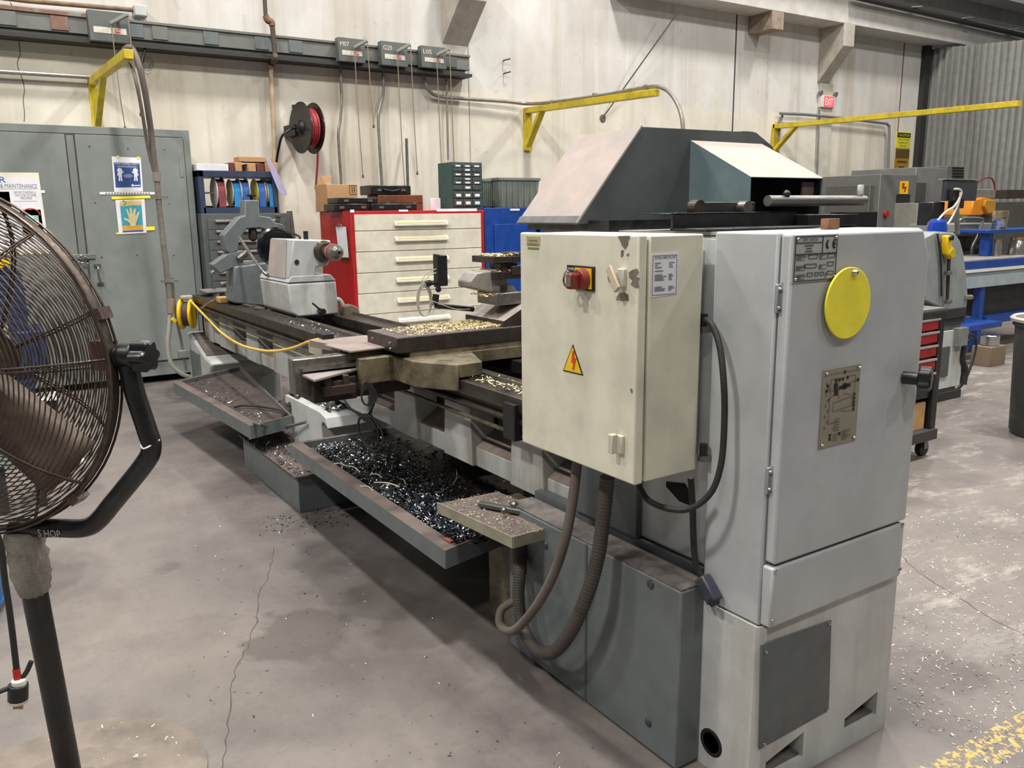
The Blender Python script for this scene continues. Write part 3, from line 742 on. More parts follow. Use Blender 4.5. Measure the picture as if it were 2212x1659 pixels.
for p in pk:
    yc = (p[0]+p[1])/2
    B(XE-.168, XE-.012, p[0]+.002, p[1]-.002, p[2]+.0005, p[2]+.006).build('pocket_dirt', M('dark gritty film', '6a6461', .6), base)
    B(XE-.169, XE-.165, p[0]+.002, p[1]-.002, p[2]+.007, p[3]-.04).build('pocket_shade_back', M('dark opening', '0c0c0c', .9), base)  # black sheet paints the pocket's inner shade, solid casting behind it
    MB().cyl((XE-.05, yc-.03, p[2]), (XE-.05, yc-.03, p[2]+.045), .018, n=6).build('anchor_bolt', M('dirty bolt', '4b4640', .6, .4), base)
ca = P(1535, 1605, 'y', 1.653)
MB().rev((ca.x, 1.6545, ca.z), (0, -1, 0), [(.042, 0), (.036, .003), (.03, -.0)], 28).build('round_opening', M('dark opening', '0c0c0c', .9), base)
pn = MB().prism([P(1645, 1393, 'x', XE+.004), P(1797, 1340, 'x', XE+.004), P(1791, 1535, 'x', XE+.004), P(1640, 1620, 'x', XE+.004)], (-.006, 0, 0)).build('access_panel', tgd, base, bev=.002)
screws(pn, [P(1654, 1408, 'x', XE+.004), P(1791, 1346, 'x', XE+.004), P(1651, 1608, 'x', XE+.004), P(1786, 1532, 'x', XE+.004)], (1, 0, 0), .0055)
# ---- electrical cabinet
yb = 1.40
pA, pB, pC, pD = P(1123, 502, 'y', yb), P(1125.4, 953, 'y', yb), P(1378, 508, 'y', yb), P(1370, 1050.6, 'y', yb)
x0, x1, z1, z0 = pA.x, -1.573, 1.544, .899
eb = lo(B(x0+.004, x1, 1.438, 1.625, z0+.003, z1-.002), 'electrical_cabinet', [crm], bev=.004)
gk = B(x0+.015, x1-.012, 1.428, 1.44, z0+.012, z1-.012).build('door_gasket', M('dark gasket', '6c6a62', .7), eb)
B(x0, x1, yb, 1.43, z0, z1).build('cabinet_door', crm, eb, bev=.005, seg=3)
lo(B(-1.78, -1.64, 1.625, 1.699, z0+.02, z1-.05), 'cabinet_mount', lg)
Y1 = yb-.002
# rotary switch
a, b = P(1247, 573, 'y', yb), P(1284, 630, 'y', yb)
sw = B(a.x-.006, b.x+.004, yb-.006, yb, b.z, a.z).build('switch_plate', blk, eb, bev=.002)
B(a.x, b.x-.004, yb-.009, yb-.006, b.z+.006, a.z-.006).build('yellow_face', yelp, sw)
c = P(1266, 603, 'y', yb)
MB().cyl((c.x, yb-.008, c.z), (c.x, yb-.03, c.z), .030, .027, 32).build('switch_dial', redd, sw, bev=.002)
B(c.x-.012, c.x+.012, yb-.062, yb-.025, c.z-.024, c.z+.018).build('switch_handle', redd, sw, bev=.006)
B(c.x-.003, c.x+.0125, yb-.064, yb-.060, c.z-.016, c.z+.010).build('switch_slot', M('lock grey', '8a8176', .4, .5), sw)
MB().tube([Vector((c.x-.010, yb-.045, c.z+.014)), Vector((c.x-.022, yb-.05, c.z+.022)), Vector((c.x-.034, yb-.05, c.z)), Vector((c.x-.024, yb-.05, c.z-.018)), Vector((c.x-.010, yb-.045, c.z-.014))], .003, 8, 5).build('lock_wire', chrome, sw)
c = P(1236, 580, 'y', yb)
t_ = B(c.x-.02, c.x+.02, yb-.003, yb, c.z-.009, c.z+.009).build('switch_tag', ink, eb)
MB().text('POWER', (c.x, yb-.004, c.z-.004), (1, 0, 0), (0, 0, 1), .007, .028, .5).build('tag_lettering', white, t_)
# warning triangle
tv = [P(1237, 744, 'y', Y1), P(1216, 801, 'y', Y1), P(1259, 811, 'y', Y1)]
w = MB().prism(tv, (0, .0018, 0)).build('warning_triangle', ink, eb)
cen = (tv[0]+tv[1]+tv[2])/3
MB().prism([cen+(v-cen)*.88+Vector((0, -.0006, 0)) for v in tv], (0, .0004, 0)).build('triangle_face', yelp, w)
bolt = [(1236, 758), (1240, 758), (1240.5, 775), (1244.5, 774), (1239.5, 795), (1241, 795), (1237.5, 800), (1235, 794), (1237, 795), (1238, 783), (1234, 784)]
MB().prism([P(a, b, 'y', Y1-.002) for a, b in bolt], (0, .0004, 0)).build('lightning_bolt', inkr, w)
# small metal badge top left
a, b = P(1138, 510, 'y', yb), P(1167, 531, 'y', yb)
bd = B(a.x, b.x, yb-.0015, yb, b.z, a.z).build('brass_badge', M('pale gold foil', 'b9b293', .4, .4), eb)
mb = MB()
for i in range(3): mb.box(a.x+.012-.006*(i > 0), b.x-.012+.006*(i > 0), yb-.002, yb-.0014, a.z-.015-.011*i, a.z-.010-.011*i)
mb.build('badge_print', M('olive ink', '7d7443', .6), bd)
# latches
for (px, py, tilt) in ((1344, 600, 1), (1340, 957, 0)):
    c = P(px, py, 'y', yb)
    lt = B(c.x-.008, c.x+.018, yb-.012, yb, c.z-.026+.004*tilt, c.z+.024).build('door_latch', M('cream latch', 'c9c3b4', .4), eb, bev=.003)
    if tilt: MB().bar((c.x-.03, yb-.02, c.z+.026), (c.x+.018, yb-.03, c.z-.028), .022, .008, (0, -1, 0)).build('latch_lever', M('beige steel', 'b5a68f', .4), lt, bev=.002)
    else: B(c.x-.016, c.x+.002, yb-.03, yb-.01, c.z-.026, c.z+.026).build('latch_lever', M('cream latch', 'c9c3b4', .4), lt, bev=.002)
# chipped paint
def patch(pts, nm, ax='y', val=yb-.001):
    return MB().prism([P(a, b, ax, val) for a, b in pts], (0, .0008, 0) if ax == 'y' else (-.0008, 0, 0)).build(nm, M('bare primer', '6e665c', .7, dirt='978f83', amt=.6, scale=30), eb, smooth=False)
patch([(1334, 510), (1360, 509), (1361, 514), (1357, 520), (1356, 530), (1350, 539), (1344, 532), (1340, 522), (1336, 515)], 'chipped_paint')
patch([(1341, 541), (1347, 540), (1346, 553), (1341, 556)], 'chipped_paint')
patch([(1353, 549), (1359, 547), (1358, 552), (1354, 554)], 'chipped_paint')
patch([(1358, 588), (1366, 583), (1376, 580), (1380, 588), (1374, 597), (1382, 601), (1378, 608), (1381, 622), (1372, 622), (1362, 615), (1366, 606), (1359, 600)], 'chipped_paint')
patch([(1314, 594), (1322, 596), (1328, 604), (1322, 612), (1315, 609), (1312, 600)], 'chipped_paint')
patch([(1332, 641), (1338, 634), (1346, 631), (1357, 636), (1358, 649), (1346, 650), (1331, 648)], 'chipped_paint')
patch([(1361, 838), (1366, 841), (1366, 850), (1362, 847)], 'chipped_paint')
# label on the side
XS = x1+.0015
a, b, c, d = P(1407, 548, 'x', XS), P(1466, 545, 'x', XS), P(1463, 636, 'x', XS), P(1407, 643, 'x', XS)
sl = MB().prism([a, b, c, d], (-.001, 0, 0)).build('rating_label', white, eb)
y0, y1, z1_, z0_ = a.y, b.y, a.z, d.z
mb = MB()
for q in ((.06, .05, .94, .05), (.06, .95, .94, .95), (.06, .05, .06, .95), (.94, .05, .94, .95)):
    u0, v0, u1, v1 = q
    mb.bar((XS+.0005, y0+(y1-y0)*u0, z0_+(z1_-z0_)*v0), (XS+.0005, y0+(y1-y0)*u1, z0_+(z1_-z0_)*v1), .0012, .0012, (1, 0, 0))
for v, w2, w3 in ((.78, .2, .2), (.73, .1, .12), (.68, .25, .15), (.6, .3, 0), (.51, .26, .12), (.47, .42, .16), (.43, .3, .1), (.39, .34, .12), (.23, .26, .16), (.19, .38, .22), (.15, .36, .1)):
    mb.bar((XS+.0005, y0+(y1-y0)*.14, z0_+(z1_-z0_)*v), (XS+.0005, y0+(y1-y0)*(.14+w2), z0_+(z1_-z0_)*v), .0016, .0022, (1, 0, 0))
    if w3: mb.bar((XS+.0005, y0+(y1-y0)*.65, z0_+(z1_-z0_)*v), (XS+.0005, y0+(y1-y0)*(.65+w3), z0_+(z1_-z0_)*v), .0016, .0022, (1, 0, 0))
mb.build('label_print', inkg, sl)
MB().text('ELECTRICAL CABINET FOR LATHE', (XS+.001, y0+(y1-y0)*.12, z0_+(z1_-z0_)*.87), (0, 1, 0), (0, 0, 1), .0065, (y1-y0)*.76, 0).build('label_heading', ink, sl)
# ---- splash hood
xh = -2.1
yA, yB2, zA, zC = 1.616, 1.874, 1.566, 1.866
yR = 2.44; xb = -2.44
K = [Vector((xh, yA, zA)), Vector((xh, yB2, zC)), Vector((xh, 2.411, zC+.004)), Vector((xh, 2.50, zC-.04)), Vector((xh, 2.72, zA))]
sh_ = Vector((xb-xh, 0, 0))
hood = MB(); 
n = len(K); hood.add(K+[k_+sh_ for k_ in K], [])
o = len(hood.v)-2*n
hood.k = 0; hood.f.append(tuple(range(n))); hood.mi.append(0); hood.f.append(tuple(range(2*n-1, n-1, -1))); hood.mi.append(0)
for i in range(n-1):
    hood.f.append((i, i+1, i+1+n, i+n)); hood.mi.append(1 if i == 0 else 2 if i == 1 else 0)
ho = hood.build('splash_hood', [tgd, dust, dust2], L, smooth=False, thick=.004)
# thin rolled edge on the slope and its darker lower edge
MB().bar(K[0]+Vector((.001, -.002, .002)), K[1]+Vector((.001, -.002, .002)), .006, .006).build('hood_edge', M('worn edge', '8f8a86', .5), ho)
MB().prism([K[0]+Vector((0, -.001, .0015)), K[0]+sh_+Vector((0, -.001, .0015)), K[0]+sh_+Vector((0, .016, .0225)), K[0]+Vector((0, .016, .0225))], (0, -.001, .001)).build('hood_lower_edge', M('oily hem', '6b6a6c', .5, dirt='4d4a48', amt=.8, scale=12), ho)
# chute
yc = 2.092; xc = -1.835
c1, c2 = P(1492, 303, 'y', yc), P(1621, 382, 'y', yc)
zc1, zc2 = 1.832, 1.703
ye = 2.446
z_b = 1.585
ch = MB()
v = [(-2.1, yc, zc1), (-2.1, ye, zc1), (xc, yc, zc2), (xc, ye, zc2), (-2.1, yc, z_b), (-2.1, ye, z_b), (xc, yc, z_b), (xc, ye, z_b)]
ch.add(v, []); ch.f += [(0, 2, 3, 1), (0, 4, 6, 2), (1, 3, 7, 5)]; ch.mi += [1, 0, 0]
ch.build('spindle_shroud', [M('mid blue grey paint', '6d7f83', .4, dirt='4d5a5d', amt=.5), dust2], L, smooth=False, thick=.004)
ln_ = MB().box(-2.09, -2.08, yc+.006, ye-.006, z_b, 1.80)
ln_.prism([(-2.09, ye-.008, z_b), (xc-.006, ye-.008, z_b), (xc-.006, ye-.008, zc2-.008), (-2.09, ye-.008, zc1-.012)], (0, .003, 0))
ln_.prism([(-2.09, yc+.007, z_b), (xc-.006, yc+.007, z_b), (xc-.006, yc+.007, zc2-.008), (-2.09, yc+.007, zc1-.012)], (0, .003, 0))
ln_.build('shade_liner', M('dark opening', '0c0c0c', .9), L)  # black walls added inside the chute: painted shade for its interior
MB().obox((-1.86, 2.40, 1.655), (0, 1, 0), (1, 0, 0), (0, 0, 1), .03, .003, .035).build('shroud_gusset', M('brown gusset', '6d5c55', .5), L)
# small black cap on the hood, black ball lever, link bar, channel
q = P(1605, 282, 'x', -2.3)
B(-2.33, -2.27, q.y-.03, q.y+.03, zC+.004, zC+.03).build('hood_cap', blk, L, bev=.004)
MB().sph((-2.42, 1.69, 1.585), .018).cyl((-2.42, 1.69, 1.53), (-2.42, 1.69, 1.58), .008).build('ball_lever', blk, L)
a, b = P(1490, 450, 'x', -1.80), P(1622, 450, 'x', -1.80)
lk = B(-1.815, -1.80, a.y, b.y+.02, a.z-.018, a.z+.018).build('link_bar', M('dark bar', '3b3836', .4, .3), L, bev=.003)
for yy in (a.y+.012, a.y+.215):
    MB().cyl((-1.80, yy, a.z), (-1.77, yy, a.z), .024 if yy < a.y+.1 else .02, n=18).build('pivot_bolt', sld if yy < a.y+.1 else stl, lk)
a, b = P(1454, 460, 'x', -1.75), P(1718, 487, 'x', -1.75)
chn = MB().box(-1.76, -1.75, a.y, b.y, 1.547, a.z).box(-1.90, -1.75, a.y, b.y, a.z-.006, a.z).box(-1.76, -1.62, a.y, b.y, 1.547, 1.553)
chn.build('black_channel', blkp, L, bev=.002)
B(-1.78, -1.70, b.y, b.y+.25, 1.548, 1.585).build('rear_channel', blkp, L, bev=.002)
B(-2.44, -2.0, 1.66, 2.3, 1.545, 1.575).build('hood_base_frame', blkp, L)
a, b = P(1735, 433, 'z', 1.628), P(1876, 433, 'z', 1.628)
a.x = b.x = -1.76
MB().cyl((-1.76, a.y-.1, 1.628), (-1.76, b.y, 1.628), .0165, n=24).build('round_bar', M('polished bar', '7d7b78', .42, .7), L)
MB().sph((-1.755, a.y-.02, 1.648), .012).build('bar_set_screw', blk, L)
B(-1.80, -1.72, b.y-.12, b.y+.02, 1.30, 1.59).build('bar_support', blkp, L)
# ---- flexible hoses
def rib(r, n):
    return lambda t: r*(1+.05*sin(t*n*2*pi))
Pk = lambda L_, y: [P(a, b, 'y', y) for a, b in L_]
h1 = [P(1312, 1030, 'y', 1.50), P(1303, 1120, 'y', 1.50), P(1292, 1200, 'y', 1.49), P(1270, 1280, 'y', 1.47), P(1235, 1360, 'y', 1.46), P(1195, 1408, 'y', 1.46), P(1155, 1400, 'y', 1.47), P(1128, 1350, 'y', 1.49), P(1120, 1290, 'y', 1.50), P(1123, 1230, 'y', 1.52), P(1124, 1175, 'y', 1.56)]
MB().tube(h1, rib(.0215, 110), 16, 40).build('ribbed_hose', hosed, L, ang=80)
MB().cyl(P(1122, 1240, 'y', 1.52), P(1124, 1165, 'y', 1.56), .026, n=20).build('hose_sleeve', hosed, L)
h2 = [P(1248, 990, 'y', 1.48), P(1237, 1080, 'y', 1.46), P(1222, 1160, 'y', 1.44), P(1196, 1240, 'y', 1.43), P(1158, 1310, 'y', 1.43), P(1110, 1362, 'y', 1.44), P(1081, 1350, 'y', 1.46), P(1083, 1318, 'y', 1.49), P(1108, 1300, 'y', 1.53), P(1125, 1298, 'y', 1.55)]
MB().tube(h2, .0155, 14, 10).build('smooth_hose', hosem, L)
h3 = [P(1380, 1050, 'y', 1.5), P(1400, 1080, 'y', 1.5), P(1440, 1098, 'y', 1.52), P(1490, 1099, 'y', 1.55), P(1535, 1065, 'y', 1.58), P(1558, 1000, 'y', 1.6), P(1565, 900, 'y', 1.61), P(1563, 820, 'y', 1.61), P(1555, 750, 'y', 1.62), P(1540, 705, 'y', 1.63), P(1524, 690, 'y', 1.64)]
MB().tube(h3, rib(.0085, 160), 10, 40).build('cable_loop', pit, L, ang=80)
for py in (690, 970):
    q = P(1520, py, 'y', 1.64); MB().cyl(q+Vector((0, 0, -.02)), q+Vector((0, 0, .015)), .011, n=12).build('cable_gland', blk, L)
    B(q.x-.012, q.x+.012, 1.63, 1.66, q.z-.035, q.z-.018).build('gland_bracket', stl, L)
h4 = [P(1492, 1030, 'y', 1.56), P(1496, 1090, 'y', 1.6), P(1498, 1160, 'y', 1.62), P(1503, 1220, 'y', 1.63), P(1515, 1245, 'y', 1.64)]
MB().tube(h4, rib(.009, 60), 10, 30).build('switch_cable', pit, L, ang=80)
q0, q1 = P(1516, 1246, 'y', 1.635), P(1545, 1300, 'y', 1.635)
MB().bar(q0, q1, .035, .04).build('limit_switch', M('blue black plastic', '2b2c3b', .4, dirt='5d5958', amt=.7), L, bev=.005)
MB().rev(q1+Vector((.005, 0, .005)), (0, -1, 0), [(.012, 0), (.012, .02), (.006, .022)], 12).build('switch_roller', blk, L)
def pbox(mb, px0, py0, px1, py1, xf, dep):
    a, b = P(px0, py0, 'x', xf), P(px1, py1, 'x', xf)
    return mb.box(xf-dep, xf, a.y, b.y, b.z, a.z)
def ppoly(mb, pts, xf, dep): return mb.prism([P(a, b, 'x', xf) for a, b in pts], (-dep, 0, 0))
# ---- chip trays
def tray(FL, FR, BR, BL, h, rim, m, name, floor_z):
    T = MB(); up = Vector((0, 0, 1))
    cs = [FL, FR, BR, BL]; cen = sum(cs, Vector())/4
    inn = []
    ws = [rim, .012, .012, .03]
    ins = []
    for i in range(4):
        a, b = cs[i], cs[(i+1) % 4]; d = (b-a).normalized(); nrm = up.cross(d)
        if nrm.dot(cen-a) < 0: nrm = -nrm
        ins.append((a+nrm*ws[i], d))
    def isect(p, q):
        (a, d), (b, e) = p, q; D = d.x*e.y-d.y*e.x; t = ((b.x-a.x)*e.y-(b.y-a.y)*e.x)/D; return a+d*t
    inn = [isect(ins[i-1], ins[i]) for i in range(4)]
    dz = Vector((0, 0, -h))
    rings = [[c+dz for c in cs], cs, inn, [Vector((c.x, c.y, floor_z)) for c in inn]]
    T.mat(0); T.loft(rings[:2], cap=False); T.mat(1); T.loft(rings[1:3], cap=False); T.mat(0); T.loft(rings[2:], cap=False)
    T.mat(2); T.add(rings[3], [(0, 1, 2, 3)]); T.mat(0); T.add(rings[0], [(3, 2, 1, 0)])
    o = T.build(name, m, L, bev=.003); return o, rings[3]
tfl = M('black oily tray floor', '2a2624', .45, dirt='14110f', amt=.9, scale=5, lo=.4)
tfd = M('brown dusty tray floor', '4d4340', .8, dirt='332c29', amt=.8, scale=5, lo=.45)
ZT1 = .40
FL, FR = P(625, 958, 'z', ZT1), P(961, 1189.6, 'z', ZT1)
BR = P(1049, 1141, 'z', ZT1); BR = BR+(BR-FR)*1.9; BR.x = -2.69; BL = FL+Vector((-.02, .80, 0))
h = ZT1-P(961, 1229, 'y', FR.y).z
t1, fl1 = tray(FL, FR, BR, BL, h, .065, [tg, dustd, tfl], 'chip_tray', ZT1-.03)
u_, v_ = fl1[1]-fl1[0], fl1[3]-fl1[0]
def in1(u0=0., u1=1., v0=0., v1=.7):
    def f():
        u = rnd.uniform(u0, u1); v = abs(rnd.gauss(0, .33))*(v1-v0)+v0+.02; v = min(v, .95)
        return fl1[0]+u_*u+v_*v+Vector((0, 0, rnd.uniform(.002, .03)))
    return f
o = chips(8000, in1(.04, .97, 0, .62), .0115, rnd).build('swarf', M('silver swarf', 'b9bcc2', .25, 1.), t1); o['kind'] = 'stuff'
o = chips(6000, in1(.10, 1., 0, .8), .02, rnd).build('dark_swarf', M('dark swarf', '232323', .4, .5), t1); o['kind'] = 'stuff'
o = chips(1500, in1(.6, .95, .02, .5), .014, rnd).build('blued_swarf', M('blued swarf', '1e3048', .3, .9), t1); o['kind'] = 'stuff'
# longer curls and a bent wire
for (a, b) in (((800, 1024), (826, 1033)), ((808, 1042), (863, 1052)), ((862, 1034), (876, 1046)), ((778, 1050), (806, 1060)), ((722, 1002), (745, 1006)), ((745, 1005), (778, 1020))):
    p, q = P(a[0], a[1], 'z', ZT1), P(b[0], b[1], 'z', ZT1)
    MB().tube([p, (p+q)/2+Vector((0, .008, .006)), q], .0028, 6, 4).build('long_curl', M('pale curl', 'cfc9ba', .4, .4), t1)
MB().tube([P(a, b, 'z', ZT1-.01) for a, b in ((985, 1010), (987, 1030), (978, 1046), (958, 1058))], .0022, 6, 5).build('bent_wire', M('pale curl', 'cfc9ba', .4, .4), t1)
MB().prism([P(a, b, 'z', ZT1+.004) for a, b in ((958, 1164), (966, 1161), (980, 1169), (972, 1172))], (0, 0, .002)).build('orange_scrap', M('orange scrap', 'b3512b', .7), t1)
for px, py in ((860, 955), (1000, 1025)):
    pass
FL, FR = P(373, 825, 'z', ZT1), P(540, 920, 'z', ZT1)
e = (P(627, 898, 'z', ZT1)-FR); BR = FR+e*1.05
e2 = (P(473, 801, 'z', ZT1)-FL); BL = FL+e2*1.5
h = ZT1-P(541, 948, 'y', FR.y).z
t2, fl2 = tray(FL, FR, BR, BL, h, .06, [tg, dustd, tfd], 'chip_tray', ZT1-.03)
lab(t1, 'long chip tray full of silver swarf'); lab(t2, 'skewed empty chip tray at the tailstock end')
u2, v2 = fl2[1]-fl2[0], fl2[3]-fl2[0]
o = chips(260, lambda: fl2[0]+u2*rnd.random()+v2*abs(rnd.gauss(0, .3))+Vector((0, 0, .004)), .018, rnd).build('scattered_chips', chipm, t2); o['kind'] = 'stuff'
MB().tube([P(a, b, 'z', ZT1-.01) for a, b in ((507, 880), (525, 876), (560, 878), (600, 885), (617, 893), (610, 900))], .007, 8, 6).build('loose_cable', pit, t2)
MB().tube([P(548, 913, 'z', ZT1+.01), P(565, 918, 'z', ZT1+.01), P(590, 924, 'y', 1.5), P(625, 920, 'y', 1.55), P(660, 912, 'y', 1.58)], .009, 10, 6).build('drain_hose', M('grey hose', '5c5c58', .5), L)
# ---- plinth tank
pt_ = thing('coolant_tank', 'low grey coolant tank standing on the floor under the lathe between the chip trays', 'tank', (-4.8, 1.7, 0))
B(-5.35, -4.29, 1.392, 1.97, 0, .205).build('tank_body', tg, pt_, bev=.004)
B(-5.37, -4.27, 1.372, 1.99, .203, .216).build('tank_lid', dustd, pt_, bev=.003)
o = chips(420, lambda: (rnd.uniform(-5.3, -4.3), 1.38+abs(rnd.gauss(0, .1)), .222), .02, rnd).build('lid_chips', chipm, pt_); o['kind'] = 'stuff'

# ---- carriage
sd = MB()
sd.prism([(-3.95, 1.384, .0), (-3.285, 1.366, .0), (-3.285, 1.53, 0), (-3.10, 1.53, 0), (-2.92, 1.635, 0), (-2.92, 1.645, 0), (-3.95, 1.645, 0)], (0, 0, .112))
for k_ in range(len(sd.v)): sd.v[k_].z += .888 if sd.v[k_].x > -3.72 or sd.v[k_].z > .05 else .94
sd2 = MB().prism([(-3.95, 1.646, .942), (-2.92, 1.646, .942), (-2.93, 1.76, .942), (-3.19, 1.86, .942), (-3.19, 2.5, .942), (-3.95, 2.5, .942)], (0, 0, .057))
lo(sd2, 'saddle_wing', [oil], bev=.004)
lo(B(-3.62, -3.192, 1.56, 2.45, .999, 1.0215), 'saddle_dovetail', [oil])
sad = lo(sd, 'saddle', [oil], bev=.008)
MB().box(-3.949, -3.60, 1.379, 1.384, .941, .997).build('saddle_pad', M('cream saddle end', 'b9b193', .55, dirt='8a8062', amt=.5, scale=9), sad)
lo(B(-3.503, -3.19, 1.50, 2.75, 1.022, 1.088), 'cross_slide', [M('dark slide steel', '4b4440', .4, .6, dirt='2e2826', amt=.6, scale=8)], bev=.003)
cs = L.children[-1]
B(-3.50, -3.193, 1.503, 2.6, 1.0885, 1.0895).build('slide_top_film', dustd, cs)
screws(cs, [(-3.44, 1.5, 1.06), (-3.26, 1.5, 1.06), (-3.26, 1.5, 1.035)], (0, -1, 0), .006)
B(-3.53, -3.50, 1.56, 1.62, 1.04, 1.07).build('slide_stop', blk, cs, bev=.003)
def onslide():
    v = min(1., abs(rnd.gauss(0, .42))); u = rnd.random()
    return (-3.49+.28*u+.0, 2.12-v*.55, 1.0935+rnd.uniform(0, .008)*(1-v))
o = chips(4200, onslide, .0095, rnd).build('brass_chips', chipg, cs); o['kind'] = 'stuff'
pl = MB().prism([P(a, b, 'z', 1.035) for a, b in ((700, 745), (783, 727), (852, 747), (757, 759))], (0, 0, -.006))
pl.prism([P(a, b, 'z', 1.030) for a, b in ((668, 735), (790, 724), (820, 735), (735, 748))], (0, 0, -.03))
lo(pl, 'way_cover_plate', [M('brown dusty plate', '8d7f79', .6, dirt='6b5f5a', amt=.6, scale=6)])
lo(MB().prism([P(a, b, 'z', 1.028) for a, b in ((757, 761), (852, 748), (856, 740), (740, 752))], (0, 0, -.035)), 'plate_edge', [sld])
c = P(700, 728, 'z', 1.035)
bb = B(c.x-.05, c.x+.05, c.y-.025, c.y+.03, 1.031, 1.055).build('reader_head', blk, L, bev=.003)
# apron gearbox
ap = MB()
ap.box(-3.42, -3.352, 1.10, 1.46, .852, 1.016)
ap.box(-3.44, -3.332, 1.10, 1.115, .85, .87)
apo = lo(ap, 'apron_arm', [stl], bev=.006)
lo(B(-3.60, -3.36, 1.20, 1.64, .82, .96), 'apron', [sld], bev=.01)
lo(MB().prism([(-3.352, 1.13, .955), (-3.352, 1.43, .955), (-3.325, 1.43, .965), (-3.325, 1.13, .965)], (0, 0, .016)), 'arm_ledge', [stl])
z = .955
shp = [P(a, b, 'z', z) for a, b in ((653, 809), (679, 821), (779, 794), (746, 787))]
shp = [Vector((p.x, p.y, z+.0)) for p in shp]
lo(MB().prism(shp, (0, 0, -.008)), 'apron_shelf', [M('dusty bright plate', '9a928f', .5, .3)])
xp = -3.0
xx = P(702, 840, 'z', .90)
tb = MB()
pbox(tb, 702, 837, 770, 849, xx.x, .10)
pbox(tb, 704, 815, 718, 840, xx.x-.005, .05); pbox(tb, 742, 811, 756, 836, xx.x-.005, .05); pbox(tb, 718, 824, 742, 838, xx.x-.01, .05)
lo(tb, 'tool_rest_bracket', [M('dark brown iron', '4b3c38', .45, .4, dirt='352a27', amt=.6)], bev=.003)
db = MB(); pbox(db, 676, 823, 772, 860, xx.x-.05, .16)
lo(db, 'bracket_body', [M('dark brown iron2', '332a28', .5, .3)], bev=.004)
c = P(790, 850, 'x', xx.x)
mb = MB()
for i in range(5):
    mb.tube([c+Vector((0, cos(t)*(.02+.004*i)+.004*i, sin(t)*(.05-.003*i)-.004*i)) for t in [k*pi/5 for k in range(11)]], .0035, 7, 3)
lo(mb, 'cable_bundle', [pit])
MB().tube([P(a, b, 'y', 1.52) for a, b in ((742, 862), (755, 880), (775, 892), (792, 897), (805, 880), (815, 850), (838, 825))], .005, 8, 6).build('cable', pit, L)
mb = MB(); c = P(799, 925, 'y', 1.50)
for r1, r2, dx in ((.062, .072, 0), (.05, .062, -.02)):
    mb.tube([c+Vector((cos(t)*r1*2.3+dx, 0, sin(t)*r2*1.15-.02)) for t in [k*pi/8 for k in range(17)]], .0045, 8, 3)
lo(mb, 'cable_loop_coil', [M('dusty black cable', '3f3a36', .6)])
# compound block, toolpost
wz = [P(1009, 690, 'z', 1.09), P(1084, 707, 'z', 1.09)]
yw = (wz[0].y+wz[1].y)/2; xa, xb_ = wz[0].x, wz[1].x
zt_ = P(1084, 693, 'y', yw).z
bk = P(1118, 661, 'x', xb_+.0)
cb = MB().prism([(xb_, yw, 1.09), (xb_, yw, zt_), (xb_, yw+.17, zt_+.085), (xb_, yw+.75, zt_+.085), (xb_, yw+.75, 1.09)], (xa-xb_, 0, 0))
cb.mi = [0]*len(cb.f); cb.mi[3] = 1
lo(cb, 'compound_base', [sld, M('dusty slope', 'a0958f', .6, dirt='635a58', amt=.5, scale=8), oil], bev=.003)
XT = xb_-.05; zs = zt_+.085
mb = MB(); pbox(mb, 1074, 634, 1128, 656, XT, .18)
lo(mb, 'compound_slide', [stl], bev=.004)
mb = MB(); ppoly(mb, [(1016, 609), (1030, 590), (1072, 583), (1098, 600), (1096, 612), (1110, 617), (1122, 640), (1060, 632), (1017, 622)], XT-.06, .12)
lo(mb, 'toolpost_body', [M('grey tool block', '9a938c', .5, .15, dirt='4a433e', amt=.6, scale=7)], bev=.006)
mb = MB(); pbox(mb, 1068, 588, 1135, 601, XT-.03, .2); pbox(mb, 1082, 570, 1118, 588, XT-.05, .1); pbox(mb, 1067, 555, 1135, 566, XT-.03, .2); pbox(mb, 1103, 546, 1135, 556, XT-.05, .1); pbox(mb, 1106, 575, 1135, 592, XT-.02, .1)
tp = lo(mb, 'toolpost', [sld], bev=.002)
c = P(1088, 630, 'x', XT-.02); MB().cyl(c, c+Vector((0, 0, .03)), .018, n=6).build('toolpost_bolt', blk, tp)
for (a0, b0, a1, b1, xo) in ((1070, 588, 1120, 588, -.03), (1070, 555, 1120, 555, -.03), (1045, 642, 1120, 655, .0)):
    pa, pb = P(a0, b0, 'x', XT+xo), P(a1, b1, 'x', XT+xo)
    o = chips(240, lambda: (XT+xo-rnd.uniform(0, .15), rnd.uniform(pa.y, pb.y), max(pa.z, pb.z)+.003+rnd.uniform(0, .008)), .014, rnd).build('tool_chips', chipg, tp); o['kind'] = 'stuff'
o = chips(260, lambda: (rnd.uniform(-3.2, -2.5), rnd.uniform(1.68, 1.8), ZT+.008), .013, rnd).build('way_chips', chipg, bed_o); o['kind'] = 'stuff'
o = chips(300, lambda: (rnd.uniform(-5.4, -4.3), rnd.uniform(1.68, 1.83), ZT+.006), .014, rnd).build('way_chips', chipm, bed_o); o['kind'] = 'stuff'
